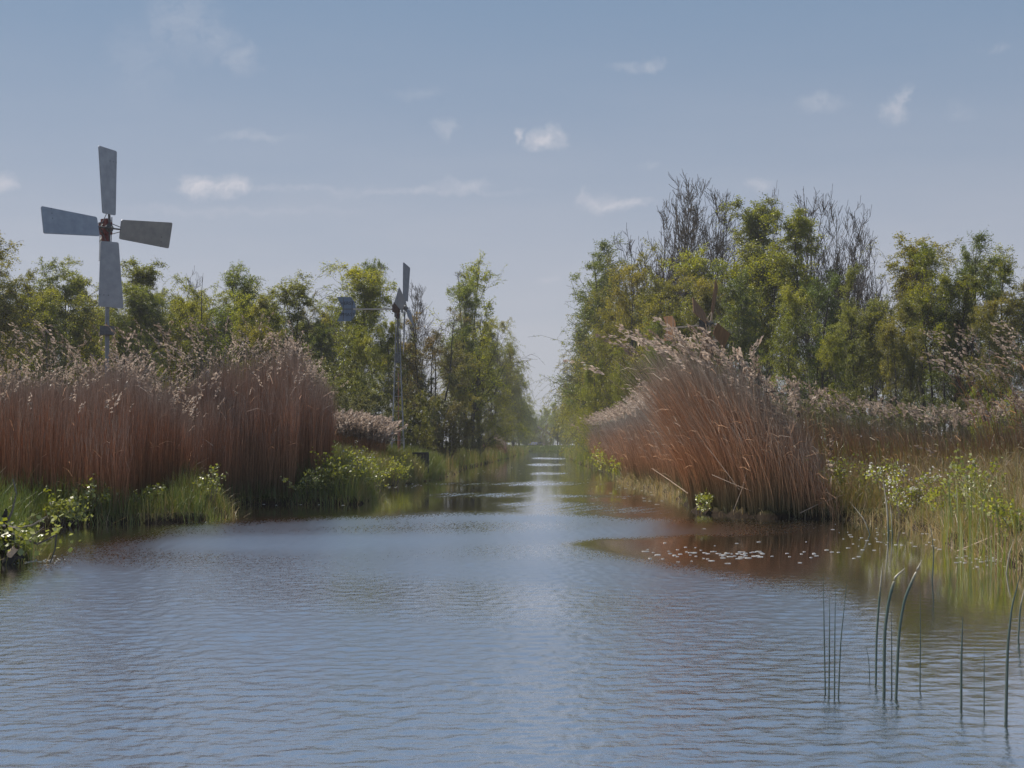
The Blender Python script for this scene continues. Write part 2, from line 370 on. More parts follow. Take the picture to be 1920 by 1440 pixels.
def make_tree(kind, seed):
    """a 10 m tree: returns trunk mesh and crown mesh"""
    rng = np.random.default_rng(seed)
    H = 10.0; K = dict(stems=1, lean=.06, r=.09, n1=34, t0=.2, L1=lambda t: 2.1 * (1.05 - t) ** .55 + .15, a1=.75, up1=.25, n2=7, n3=5, droop=-.5, per=13,
             leaf=.066, lm='leaf_spring', bark='bark_pale', asp=.6, cut=-.95, l2=.38, l3=.45, tl=.6)
    if kind == 'birch': K.update(n1=42, per=20, t0=.32)
    if kind == 'slim': K.update(n1=32, t0=.42, bark='bark', L1=lambda t: 1.5 * (1.05 - t) ** .5 + .2, a1=.6, per=20)  # dark bark instead of pale: backlit shade put into the trunk colour
    if kind == 'multi': K.update(stems=4, lean=.16, r=.08, n1=15, bark='bark', t0=.46, a1=.6, L1=lambda t: 1.7 * (1.1 - t) ** .5, per=20)  # dark bark here too, the birch stems' backlit shade as colour
    if kind == 'full': K.update(stems=2, lean=.08, r=.12, n1=30, t0=.06, L1=lambda t: 2.5 * (1.02 - t) ** .5 + .3, a1=.95, up1=.1, n2=8, per=20, leaf=.072, droop=-.8, cut=-1.0)
    if kind == 'open': K.update(stems=3, lean=.13, r=.11, n1=13, t0=.25, a1=.6, up1=.45, L1=lambda t: 2.4 * (1.1 - t) ** .6, n2=7, per=16, leaf=.08, lm='leaf_spring', bark='bark', droop=-.1, cut=-.35)
    if kind == 'alder': K.update(stems=2, lean=.07, r=.1, n1=26, a1=.85, up1=.15, L1=lambda t: 2.0 * (1.05 - t) ** .45, lm='leaf_dark', bark='bark', per=20, leaf=.066, droop=-.1)
    if kind == 'bare': K.update(stems=2, lean=.04, r=.09, n1=22, t0=.22, a1=.55, up1=.95, L1=lambda t: 1.35 * (1.06 - t) ** .6 + .3, n2=7, n3=4, per=1, leaf=.04, lm='bud', bark='twig', droop=1.0, cut=-9, l2=.36, l3=.4)
    if kind == 'scrub': K.update(stems=7, lean=.42, r=.08, n1=12, t0=.1, a1=.7, up1=.2, L1=lambda t: 2.6 * (1.15 - t) ** .5, n2=7, n3=4, per=14, leaf=.15, lm='leaf_olive', bark='twig', droop=-.1, cut=-.9)
    if kind == 'thin': K.update(stems=2, lean=.07, r=.07, n1=16, t0=.5, a1=.7, up1=.2, L1=lambda t: 1.5 * (1.1 - t) ** .4, n2=6, n3=4, per=6, leaf=.075, lm='leaf_olive', bark='bark', droop=-.2, cut=-.4)
    S = K['stems']; N0 = 14; s = np.linspace(0, 1, N0)
    P = np.zeros((S, N0, 3)); R = np.zeros((S, N0))
    for i in range(S):
        az = 6.283 * (i + rng.uniform(-.3, .3)) / S; ln = K['lean'] * rng.uniform(.5, 1.2); hh = H * (1 if i == 0 else rng.uniform(.72, .97))
        dx = ln * hh * (s * .9 + .3 * s * (1 - s)); wob = np.cumsum(rng.normal(0, .05, (N0, 2)), 0); wob -= wob[:1]
        P[i, :, 0] = math.cos(az) * dx + wob[:, 0] + math.cos(az) * .05 * (S > 1); P[i, :, 1] = math.sin(az) * dx + wob[:, 1] + math.sin(az) * .05 * (S > 1); P[i, :, 2] = hh * s * (1 - .25 * ln)
        R[i] = K['r'] * ((1 - s) ** .8 * .92 + .08) * rng.uniform(.8, 1.15)
        R[i, 0] *= 1.5
    P1, R1, L1, t1 = grow(rng, P, R, K['n1'], K['t0'], .985, K['L1'], K['a1'], 7, K['up1'], .035 if kind != 'bare' else .012, .45, .008 if kind != 'bare' else .011)
    P2, R2, L2, _ = grow(rng, P1, R1, K['n2'], .2, 1, L1 * K['l2'], .7, 5, K['droop'] * .3, .05 if kind != 'bare' else .02, .55, .006 if kind != 'bare' else .008)
    P3, R3, L3, _ = grow(rng, P2, R2, K['n3'], .15, 1, L2 * K['l3'] + .12, .6, 4, K['droop'] * (1 if kind != 'bare' else .35), .06 if kind != 'bare' else .025, .6, .0055 if kind != 'bare' else .008)
    zk = H / max(np.percentile(P3[..., 2], 99.8), P[..., 2].max())
    for A in (P, P1, P2, P3): A[..., 2] *= zk
    wood = [tubes(P, R, 9), tubes(P1, R1, 5)]
    tw = [tubes(P2, R2, 3), tubes(P3, R3, 3)]
    if kind == 'bare': V, q = merge(wood + [tw[0]])
    else: V, q = merge(wood)
    tm = mesh_from(kind + '_trunk', V, q, K['bark'], True)
    jt = .05 if kind == 'bare' else .06
    C = np.vstack([along(rng, P3, K['per'], jt), along(rng, P2, max(2, K['per'] // 2), jt)])
    keep = lumps(C, seed + 5, 1.5) + .5 * lumps(C, seed + 9, 4.) > K['cut']; C = C[keep]
    LV, LQ = leaves(rng, C, K['leaf'], K['asp'])
    rnd = np.clip(.5 + .22 * lumps(C, seed + 3, 1.2) + rng.normal(0, .16, len(C)), 0, 1)
    if kind == 'bare':
        V2, q2 = tw[1]; V, q = merge([(V2, q2), (LV, LQ)]); rn = np.concatenate([np.full(len(q2), .2), rnd])
        cm = mesh_from(kind + '_crown', V, q, 'bud', False, {'rnd': rn})
    else:
        twm = merge(tw); V, q = merge([twm, (LV, LQ)])
        cm = mesh_from(kind + '_crown', V, q, K['lm'], False, {'rnd': np.concatenate([np.full(len(twm[1]), .0), rnd])})
        cm.materials.append(M['twig'])
        mi = np.concatenate([np.ones(len(twm[1]), np.int32), np.zeros(len(LQ), np.int32)]); cm.polygons.foreach_set('material_index', mi)
    return tm, cm

# ------------------------------------------------------------------ shoreline
WATER = np.array([(-16,-8),(-9,8),(-5.9,12.4),(-4.95,14.4),(-5.6,16.2),(-7.3,18.6),(-6.7,20.9),(-5.6,21.5),(-4.75,21.9),(-4.75,23.6),(-5.9,27.2),(-5.2,28.5),
  (-4.0,28.2),(-3.15,28.3),(-2.95,30.5),(-3.5,34),(-4.0,38),(-3.45,42),(-3.0,45),(-2.6,50),(-2.35,57),(-2.45,68),(-1.6,90),(-.75,113),(.4,150),(1.7,195),(2.6,235),(3.4,262),
  (10.4,262),(8.6,225),(6.9,186),(6.0,158),(4.9,120),(4.3,90),(4.15,77),(4.2,63),(3.75,52),(3.5,44.6),(3.8,36),(3.6,29),(3.25,25.6),(3.5,24.0),(4.1,23.0),(5.4,22.5),(5.9,21.2),
  (5.8,19.2),(5.3,16.8),(5.15,15),(5.0,13.6),(5.2,11),(6,7),(10,-8)], float)
def sdist(p):
    """distance to the shoreline: positive on land, negative over water"""
    p = np.asarray(p, float); out = np.empty(len(p)); A = WATER; Bp = np.roll(WATER, -1, 0); d = Bp - A; dd = (d ** 2).sum(1)
    for i in range(0, len(p), 20000):
        q = p[i:i + 20000, None]; t = np.clip(((q - A) * d).sum(-1) / dd, 0, 1)
        ds = np.sqrt((((A + t[..., None] * d) - q) ** 2).sum(-1)).min(1)
        c = ((A[:, 1] > q[..., 1]) != (Bp[:, 1] > q[..., 1])) & (q[..., 0] < d[:, 0] * (q[..., 1] - A[:, 1]) / (d[:, 1] + 1e-12) + A[:, 0])
        out[i:i + 20000] = np.where(c.sum(1) % 2 == 1, -ds, ds)
    return out
def gz(p, s=None):
    p = np.asarray(p, float); s = sdist(p) if s is None else s
    x, y = p[:, 0], p[:, 1]
    s2 = s + .07 * np.sin(x * 3.1 + y * 1.7) + .05 * np.sin(x * 7.3 - y * 5.1) + .03 * np.sin(x * 15 + y * 13)
    def ss(a, b, t): t = np.clip((t - a) / (b - a), 0, 1); return t * t * (3 - 2 * t)
    z = -.9 + .75 * ss(-1.4, -.15, s2) + .30 * ss(-.12, .18, s2) + .22 * ss(.2, 3.0, s2)
    z += np.where(s > .3, .04 * np.sin(x * 1.3) * np.sin(y * .9 + 1) + .02 * np.sin(x * 5 + y * 3), 0)
    z += .30 * np.exp(-((x + 5.2) / 1.6) ** 2 - ((y - 46) / 5) ** 2)
    return z

def axis_coords(segs):
    out = [segs[0][0]]
    for (a, b, st0, st1) in segs:
        x = a
        while x < b - 1e-6:
            f = (x - a) / (b - a); x = min(b, x + st0 * (st1 / st0) ** f); out.append(x)
    return np.array(out)
gx = axis_coords([(3, 9, .12, .14), (9, 60, .2, 5), (60, 2500, 8, 500)])
gxl = axis_coords([(3, 9, .12, .14), (9, 60, .2, 5), (60, 2500, 8, 500)])
gx = np.concatenate([-gxl[::-1], np.arange(-2.9, 2.95, .13), gx]); gx = np.unique(np.round(gx, 4))
gy = np.concatenate([-axis_coords([(10, 200, 4, 40), (200, 1500, 100, 500)])[::-1], axis_coords([(-9, 10, 1, .3), (10, 50, .13, .2), (50, 120, .3, 1), (120, 290, 1, 2), (290, 3000, 4, 400)])])
GX, GY = np.meshgrid(gx, gy); gp = np.stack([GX.ravel(), GY.ravel()], 1)
GZ = gz(gp)
def grid_faces(ny, nx):
    i = np.arange(ny * nx).reshape(ny, nx); return np.stack([i[:-1, :-1], i[:-1, 1:], i[1:, 1:], i[1:, :-1]], -1).reshape(-1, 4)
link('ground', mesh_from('ground', np.column_stack([gp, GZ]), grid_faces(len(gy), len(gx)), 'ground', True), label='low peaty ground of the marsh with both canal banks', kind='structure')

# ------------------------------------------------------------------ water with wind-ruffled and calm patches
def interp(x, tab): a = np.array(tab, float); return np.interp(x, a[:, 0], a[:, 1])
def build_water():
    rng = np.random.default_rng(7)
    rows = [3.4]; fp = F * 1024 / 1920
    while rows[-1] < 262:
        Y = rows[-1]; rows.append(Y + max(.012, min(.36 * Y * Y / (fp * EYE), 2.5)))
    Y = np.array(rows); U = np.linspace(-.45, .45, 1250)
    YY, UU = np.meshgrid(Y, U, indexing='ij'); XX = UU * YY
    px = 960 + UU * F; py = HZ + EYE * F / YY
    def band(c, half, u0, u1, soft=60, amp=1.0, slope=0.0):
        wv = c + slope * (px - (u0 + u1) / 2) + .7 * np.sin(px * .013 + c) + .4 * np.sin(px * .031 + 2 * c)
        g = np.exp(-np.abs((py - wv) / half) ** 2.6); pat = np.clip(.75 + .35 * np.sin(px * .05 + c) * np.sin(px * .019 + py * .3) + .3 * np.sin(px * .13 + py * 1.1), .15, 1); return amp * pat * g * np.clip((px - u0) / soft, 0, 1) * np.clip((u1 - px) / soft, 0, 1)
    low = interp(px, [(-600,1240),(0,1100),(150,1022),(330,988),(640,968),(900,964),(1000,966),(1044,968),(1050,1021),(1100,1030),(1200,1046),(1400,1080),(1550,1112),(1640,1175),(1700,1260),(1800,1330),(1950,1450),(2400,1600)])
    wob = (1.5 * np.sin(px * .011) + 1.0 * np.sin(px * .027 + 1) + .6 * np.sin(px * .07 + 1)) * interp(px, [(0, 4), (500, 1), (1100, .8), (1500, 3), (1700, 6)])
    wid = interp(px, [(-600,70),(0,60),(330,22),(640,13),(1000,12),(1100,14),(1500,40),(1650,110),(2400,180)])
    m = 1 / (1 + np.exp(-(py - low - wob) / (wid * .28)))
    up_ = 967 + .012 * (px - 1000).clip(0, 600) + wob; lo_ = interp(px, [(900,1060),(1040,1040),(1052,1021),(1120,1011),(1300,1004),(1700,1003)]) + wob * .5
    m = np.maximum(m, 1. * (px > 900) / (1 + np.exp(-(py - up_) / 3.0)) / (1 + np.exp(-(lo_ - py) / 1.8)) * np.clip((1590 - px) / 330, 0, 1) ** .8)
    m = np.maximum(m, band(954, 11, 900, 1330, 130, .6, .01))
    m = np.maximum(m, band(907, 3.6, 745, 1190, 120, .6)); m = np.maximum(m, band(929, 5.0, 750, 1030, 100, .65)); m = np.maximum(m, band(931, 2.6, 1010, 1240, 40, .7, .01))
    m = np.maximum(m, band(946, 4, 900, 1200, 60, .5)); m = np.maximum(m, band(872, 2, 980, 1080, 20, .6)); m = np.maximum(m, band(860, 1.4, 990, 1070, 15, .7)); m = np.maximum(m, band(888, 2, 990, 1080, 20, .5))
    m = np.maximum(m, band(1235, 26, 1640, 1960, 60, .5)); m = np.maximum(m, .30 * np.clip((py - 1110) / 150, 0, 1) * np.clip((px - 1500) / 250, 0, 1))
    gust = .5 + .5 * np.sin(XX * .9 + 1.3 * np.sin(YY * .5)) * np.sin(YY * .7 + XX * .4)
    lanes = .5 + .5 * np.sin(XX * .35 + YY * 1.1 + 2.2 * np.sin(XX * .22 + YY * .13)) * np.sin(YY * .31 - XX * .6 + 1); m = np.clip(m * (.50 + .28 * gust + .34 * lanes), 0, 1)
    mm = .035 + m * .965
    Z = np.zeros_like(XX); lost = np.zeros_like(XX)
    dyv = np.gradient(Y)[:, None] * np.ones_like(XX); dxv = YY * (U[1] - U[0])
    NW = 64; sig = .10
    for k in range(NW):
        lam = .035 * (8.0) ** (rng.uniform(0, 1) ** 1.2) ; th = rng.uniform(-1.5, 1.5); kk = 2 * math.pi / lam
        kx, ky = kk * math.sin(th), kk * math.cos(th) * rng.choice([1, 1, 1, -1]); sl = sig * math.sqrt(2 / NW) * rng.uniform(.7, 1.3) * (.75 if lam > .15 else 1.05)
        res = np.clip(1.6 - (np.abs(ky) * dyv + np.abs(kx) * dxv) / 1.5, 0, 1)
        ph = rng.uniform(0, 6.28)
        Z += res * (sl / kk) * np.sin(kx * XX + ky * YY + ph + 1.3 * np.sin(.37 * kx * XX - .29 * ky * YY + k) + 1.5 * np.sin(3.1 * XX + 1.7 * YY + 2.3 * k) * np.sin(2.3 * YY - 1.9 * XX + k))
        lost += (1 - res ** 2) * sl * sl * .5
    Z *= mm; lost += .5 * .07 ** 2
    rough = np.sqrt(np.sqrt(2 * lost) * mm)
    rough = np.clip(rough, .05, .6)
    fine = rng.normal(size=XX.shape); m_fine = np.clip(m + .22 * m * (1 - m) * 4 * fine, 0, 1); rough = rough * np.sqrt(np.clip((.035 + .965 * m_fine) / mm, .3, 3))
    V = np.stack([XX, YY, Z], -1).reshape(-1, 3); q = grid_faces(len(Y), len(U))
    # the same water beyond the fine sheet, a little lower
    xs = np.linspace(-17, 14, 32); ys = np.linspace(-9, 263, 60); bx, by = np.meshgrid(xs, ys)
    B = np.stack([bx.ravel(), by.ravel(), np.full(bx.size, -.045)], 1)
    V2, q2 = merge([(V, q), (B, grid_faces(len(ys), len(xs)))])
    n2 = len(B)
    return mesh_from('water', V2, q2, 'water', True, None, {'rough': np.concatenate([rough.ravel(), np.full(n2, .2)]), 'ripple': np.concatenate([mm.ravel(), np.full(n2, .3)])})
link('water', build_water(), label='canal water, ruffled in the open and calm along the banks', kind='structure')

# ------------------------------------------------------------------ reeds and grass
def reed_parts(rng, pts, hts, lean, leanv=.08, r=.0042, plume_frac=.5, tall=None, plume_len=.26, plume_n=16, bend=.5, leafy=1.0, z0=None):
    """stems + dry leaves and plumes; lean (2,) mean tip offset per metre"""
    n = len(pts); z = gz(pts) if z0 is None else np.full(n, z0)
    s = np.array([0, .3, .6, .85, 1.])
    L = np.asarray(lean)[None] * np.ones((n, 2)) if np.ndim(lean) == 1 else lean
    L = L + rng.normal(0, leanv, (n, 2))
    curve = (s * (1 - bend) + s ** 2.2 * bend)
    P = np.zeros((n, 5, 3)); P[:, :, :2] = pts[:, None] + (L * hts[:, None])[:, None] * curve[None, :, None]
    P[:, :, :2] += rng.normal(0, .006, (n, 5, 2)) * np.arange(5)[None, :, None]
    P[:, :, 2] = z[:, None] - .05 + hts[:, None] * s[None] * (1 - .3 * (L ** 2).sum(1)[:, None] * s[None])
    R = (r * rng.uniform(.7, 1.3, n))[:, None] * np.array([1.15, 1, .85, .6, .35])[None]
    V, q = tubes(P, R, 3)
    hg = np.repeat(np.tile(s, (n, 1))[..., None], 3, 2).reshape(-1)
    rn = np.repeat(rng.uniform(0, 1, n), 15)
    # dry leaves
    m = int(n * leafy); ii = rng.integers(0, n, m); f = rng.uniform(.3, .97, m); k = np.clip((f * 4).astype(int), 0, 3)
    base = P[ii, k] * (1 - (f * 4 - k))[:, None] + P[ii, k + 1] * (f * 4 - k)[:, None]
    az = rng.uniform(0, 6.283, m); Ld = L[ii] * 2.2 + np.stack([np.cos(az), np.sin(az)], 1) * .5
    ll = rng.uniform(.15, .42, m); up = rng.uniform(.1, 1.0, m)
    d = np.concatenate([Ld, up[:, None]], 1); d /= np.linalg.norm(d, axis=1, keepdims=True)
    side = np.cross(d, rng.normal(size=(m, 3))); side /= np.linalg.norm(side, axis=1, keepdims=True)
    w = rng.uniform(.003, .007, m)[:, None]
    a = base; b = base + d * ll[:, None] * .55; c = base + d * ll[:, None] * 1.0 - np.array([0, 0, 1]) * ll[:, None] * .25
    LV = np.stack([a - side * w, a + side * w, b + side * w, b - side * w, c + side * w * .2, c - side * w * .2], 1).reshape(-1, 3)
    o = np.arange(m)[:, None] * 6; LQ = np.concatenate([o + [0, 1, 2, 3], o + [3, 2, 4, 5]], 0)
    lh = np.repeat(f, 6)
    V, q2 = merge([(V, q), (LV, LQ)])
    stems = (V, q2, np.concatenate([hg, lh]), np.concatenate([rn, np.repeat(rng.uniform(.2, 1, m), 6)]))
    # plumes
    tl_ = np.ones(n) if tall is None else tall
    pi = np.where(rng.uniform(size=n) < plume_frac * tl_)[0]; m = len(pi)
    tip = P[pi, 4]; dirx = P[pi, 4] - P[pi, 3]; dirx /= np.linalg.norm(dirx, axis=1, keepdims=True)
    pl = plume_len * rng.uniform(.6, 1.25, m)
    dr = L[pi] / (np.linalg.norm(L[pi], axis=1, keepdims=True) + .02)
    out = []
    t = rng.uniform(-.25, 1, (m, plume_n)); 
    bend3 = np.concatenate([dr * .75, -np.ones((m, 1)) * .12], 1)
    spine = tip[:, None] + dirx[:, None] * (t * pl[:, None])[..., None] + bend3[:, None] * ((np.clip(t, 0, 1) ** 1.6) * pl[:, None])[..., None]
    spread = .16 * pl[:, None, None] * np.sin(np.clip((t + .3) / 1.35, 0.05, 1) * 3.0)[..., None]
    spine = spine + rng.normal(size=spine.shape) * spread * .55
    dd = dirx[:, None] * .6 + bend3[:, None] * .9 + rng.normal(size=spine.shape) * .3; dd /= np.linalg.norm(dd, axis=-1, keepdims=True)
    sd_ = np.cross(dd, rng.normal(size=dd.shape)); sd_ /= np.linalg.norm(sd_, axis=-1, keepdims=True)
    hl = .26 * pl[:, None, None]; wd = .05 * pl[:, None, None]
    PV = np.stack([spine - dd * hl * .5, spine + sd_ * wd, spine + dd * hl * .5, spine - sd_ * wd], 2).reshape(-1, 3)
    PQ = np.arange(m * plume_n * 4).reshape(-1, 4); prn = np.repeat(rng.uniform(.1, .9, m), plume_n) + rng.normal(0, .15, m * plume_n)
    return stems, (PV, PQ, np.clip(prn, 0, 1))

def build_reeds(name, rng, pts, hts, lean, label, kind='stuff', cat='reeds', group=None, color=None, **kw):
    st, pl = reed_parts(rng, pts, hts, lean, **kw)
    root = bpy.data.objects.new(name, None); COL.objects.link(root)
    c = pts.mean(0); root.location = (c[0], c[1], float(gz(c[None])[0]))
    off = np.array(root.location)
    root['label'] = label; root['category'] = cat; root['kind'] = kind
    if group: root['group'] = group
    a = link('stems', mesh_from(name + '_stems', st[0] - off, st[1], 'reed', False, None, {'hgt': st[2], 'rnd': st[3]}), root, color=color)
    b = link('plumes', mesh_from(name + '_plumes', pl[0] - off, pl[1], 'plume', False, {'rnd': pl[2]}), root)
    if kind == 'stuff': a['kind'] = b['kind'] = 'stuff'
    return root

def sample(rng, x0, x1, y0, y1, n, cond):
    p = np.column_stack([rng.uniform(x0, x1, n), rng.uniform(y0, y1, n)]); s = sdist(p); px = 960 + p[:, 0] / p[:, 1] * F
    return p[cond(p, s, px)]

rng = np.random.default_rng(11)
# left reed bed: dense red-brown front
TOPL = [(-400,700),(0,695),(90,690),(150,676),(230,668),(300,672),(345,690),(380,668),(430,646),(500,632),(560,636),(600,655),(632,700),(652,755),(670,815),(690,900)]
p = sample(rng, -15, -2.8, 21, 35, 150000, lambda p, s, px: (s > .12 + .85 * np.clip((px - 548) / 20, 0, 1) + .38 * (p[:, 1] < 27) + .25 * np.sin(p[:, 0] * 2.3) * (p[:, 1] < 27)) & (s < 7.5) & (p[:, 1] > 21.3) & (px < 684) & ((p[:, 1] > 27.5 - np.clip(400 - px, 0, 400) * .035) | (px < 190)) & (px > -260))
px = 960 + p[:, 0] / p[:, 1] * F; s = sdist(p)
keep = rng.uniform(size=len(p)) < np.where(s < 2.2, 1.0, .45) * np.where(p[:, 1] < 24.5, .55, 1); p, px, s = p[keep], px[keep], s[keep]
h = WZ(interp(px + 9 * np.sin(px * .09), TOPL) - np.where(p[:, 1] > 27, 4, 14) + 10 * np.clip((400 - px) / 60, 0, 1) - 8 * np.exp(-((px - 505) / 60) ** 2), np.minimum(p[:, 1], 29.5)) - .35
clump = .5 + .5 * np.sin(p[:, 0] * 2.1 + 1.7 * np.sin(p[:, 1] * 1.1))
uu = rng.uniform(size=len(p)); h = h * (.90 + .10 * clump) * (1 - .46 * uu ** 1.15) * (1 + .05 * np.sin(px * .06) * np.sin(px * .023 + 2))  * np.clip(.72 + s * .16, .72, 1) 
build_reeds('reed_bed', rng, p, np.maximum(h, .5), (.03, -.02), 'dense red-brown dead reed bed on the left bank', leanv=.05, plume_frac=.10, tall=(uu < .12), plume_len=.26, r=.0036, leafy=.03, color=(1.0, 1.05, 1.1))
# taller feathery reeds standing up behind it
p = sample(rng, -17, -3.2, 29.5, 40, 16000, lambda p, s, px: (s > .6) & (px < 650) & (px > -260))
px = 960 + p[:, 0] / p[:, 1] * F
keep = rng.uniform(size=len(p)) < .046 * (1 - .45 * np.sin(p[:, 0] * 1.9 + p[:, 1])); p, px = p[keep], px[keep]
TOPB = [(-400,640),(0,640),(60,600),(130,590),(200,600),(260,600),(330,596),(390,588),(430,584),(480,575),(530,582),(570,605),(600,640),(630,700),(660,790)]
uu = rng.uniform(size=len(p)); h = (WZ(interp(px, TOPB) + 22, p[:, 1]) - .3) * (1 - .55 * uu ** .8)
build_reeds('feathery_reed_bed', rng, p, np.maximum(h, .6), (-.05, -.03), 'taller feathery reeds rising behind the red-brown bed on the left', leanv=.06, plume_frac=.9, tall=(uu < .45), plume_len=.34, plume_n=20, bend=.6, color=(.8, .9, .9), r=.0038, leafy=.08)

# big leaning clump on the right point
def clump_pts(rng, n, poly_px):
    out = []
    while sum(len(o) for o in out) < n:
        p = sample(rng, 2.6, 8.5, 22.5, 28.5, 20000, lambda p, s, px: (s > .03) & (px > poly_px[0]) & (px < poly_px[1]) & (p[:, 1] < 27.3)); out.append(p)
    return np.vstack(out)[:n]
p = clump_pts(rng, 18000, (1292, 1580)); px = 960 + p[:, 0] / p[:, 1] * F
keep = rng.uniform(size=len(p)) < np.clip((1590 - px) / 130, .05, 1); p, px = p[keep], px[keep]
uu = rng.uniform(size=len(p)); h = (WZ(interp(px, [(1290,608),(1315,602),(1345,614),(1390,650),(1440,696),(1500,762),(1535,815),(1570,870)]), 25.2) - .3) * (1 - .58 * uu ** .9)
ln = np.column_stack([-.17 - .20 * np.clip((1400 - px) / 110, 0, 1), np.full(len(p), -.05)])
build_reeds('tall_reed_clump', rng, p, h, ln, 'tall brown reed clump leaning left on the right-hand point', 'stuff', 'reeds', leanv=.11, plume_frac=.11, tall=(uu < .05), plume_len=.40, plume_n=30, bend=.75, color=(1.0, 1.12, 1.18), r=.0034, leafy=.08)
# lower reeds receding along the right bank
p = sample(rng, 3.2, 9, 28, 75, 60000, lambda p, s, px: (s > .05) & (s < 2.9) & (px < 1345) & (p[:, 1] < 74))
px = 960 + p[:, 0] / p[:, 1] * F
keep = rng.uniform(size=len(p)) < np.where(p[:, 1] < 46, .75, .5); p, px = p[keep], px[keep]
uu = rng.uniform(size=len(p)); h = WZ(interp(px, [(1080,800),(1110,785),(1150,770),(1200,760),(1250,735),(1300,710),(1345,690)]), p[:, 1] * .8 + 8) * (1 - .5 * uu ** 1.3) - .3
build_reeds('slanting_reed_bed', rng, p, np.maximum(h, .5), (-.22, -.05), 'pinkish-grey slanting reed bed beyond the tall clump on the right bank', leanv=.11, plume_frac=.45, tall=(uu < .10), plume_len=.30, plume_n=18, bend=.7, color=(1.0, 1.18, 1.32), r=.0042, leafy=.15)
# loose reeds on the right
p = sample(rng, 4.6, 16, 17, 36, 52000, lambda p, s, px: (s > .45) & (px > 1500) & (px < 2120))
px = 960 + p[:, 0] / p[:, 1] * F
keep = rng.uniform(size=len(p)) < np.where(p[:, 1] < 25.5, .36, .26); p, px = p[keep], px[keep]
uu = rng.uniform(size=len(p)); h = (WZ(interp(px, [(1480,700),(1560,752),(1640,765),(1720,770),(1800,785),(1870,775),(1920,760),(2100,740)]), p[:, 1]) - .35) * (1 - .5 * uu ** 1.1) * np.where(p[:, 1] < 26, .5, 1)
build_reeds('loose_reed_bed', rng, p, np.maximum(h, .4), (-.14, -.04), 'loose reeds with pale plumes below the right-hand trees', leanv=.09, plume_frac=.4, tall=(uu < .10) * (p[:, 1] > 25.8), plume_len=.34, plume_n=24, bend=.6, color=(.85, 1.0, 1.0), r=.0034, leafy=.15)
# a few very tall stems at the right edge
p = sample(rng, 8.0, 12, 26, 32, 900, lambda p, s, px: (px > 1850) & (px < 1990)); p = p[:55]
build_reeds('plumed_reed_tuft', rng, p, rng.uniform(2.2, 3.1, len(p)), (-.3, -.04), 'high plumed reed tuft bowing in at the right edge', 'stuff', 'reeds', leanv=.08, plume_frac=.75, plume_len=.34, plume_n=20, bend=.8, r=.0045)
# pale plumed clump in front of the second mill
p = np.column_stack([rng.uniform(-5.9, -4.05, 900), rng.uniform(43.5, 46, 900)]); p[:, 0] += (p[:, 1] - 44) * -.04
build_reeds('pampas_clump', rng, p, rng.uniform(1.05, 1.32, len(p)), (.05, 0), 'low row of pale pinkish plumes beside the lattice mill tower', 'stuff', 'reeds', leanv=.07, plume_frac=.9, plume_len=.42, plume_n=22, bend=.4)
# small rounded tuft far down the left bank
p = np.column_stack([rng.normal(0, .62, 2600), rng.normal(0, 1.8, 2600)]) * [1.2, 1.4] + [-1.75, 125.0]; s = sdist(p); p = p[s > .1]
hh = 1.9 * np.exp(-((p[:, 0] + 1.75) / 1.7) ** 2) * rng.uniform(.7, 1, len(p))
build_reeds('round_reed_tuft', rng, p, hh, (.03, 0), 'small round pinkish reed tuft far down the left bank', 'stuff', 'reeds', leanv=.07, plume_frac=.3, plume_len=.22, plume_n=10, r=.006, color=(1.0, 1.1, 1.3))

def blades(rng, pts, h, w, bend=.45, rnd=None, z=None):
    n = len(pts); z = gz(pts) if z is None else z
    az = rng.uniform(0, 6.283, n); b = np.abs(rng.normal(0, bend, n)) * h
    d = np.column_stack([np.cos(az), np.sin(az), np.zeros(n)])
    sa = rng.uniform(0, 6.283, n); sd = np.column_stack([np.cos(sa), np.sin(sa), np.zeros(n)])
    B = np.column_stack([pts, z - .03])
    up = np.array([0, 0, 1.])
    lv = [(0, 0, 1.), (.45, .25, .9), (.8, .62, .6), (1., 1., .12)]
    V = []
    for (t, c, ww) in lv:
        q = B + up * (h * t * (1 - .25 * c * np.clip(b / h, 0, 1)))[:, None] + d * (b * c)[:, None]
        V += [q - sd * (w * ww * .5)[:, None], q + sd * (w * ww * .5)[:, None]]
    V = np.stack(V, 1).reshape(-1, 3); o = np.arange(n)[:, None] * 8
    q = np.concatenate([o + [0, 1, 3, 2], o + [2, 3, 5, 4], o + [4, 5, 7, 6]], 0)
    r = rng.uniform(0, 1, n) if rnd is None else rnd
    return V, q, np.tile(r, 3)

def grass_obj(name, rng, specs, label, mat='grass'):
    Vs, Rs = [], []
    for (p, h, w, bend, r) in specs:
        V, q, rr = blades(rng, p, h, w, bend, np.clip(r, 0, 1)); Vs.append((V, q)); Rs.append(rr)
    V, q = merge(Vs)
    return link(name, mesh_from(name, V, q, mat, False, {'rnd': np.concatenate(Rs)}), label=label, kind='stuff', cat='grass')

def n2(p, k, ph): return np.sin(p[:, 0] * k + ph + 1.3 * np.sin(p[:, 1] * k * .8)) * np.cos(p[:, 1] * k * 1.1 + ph * 2)
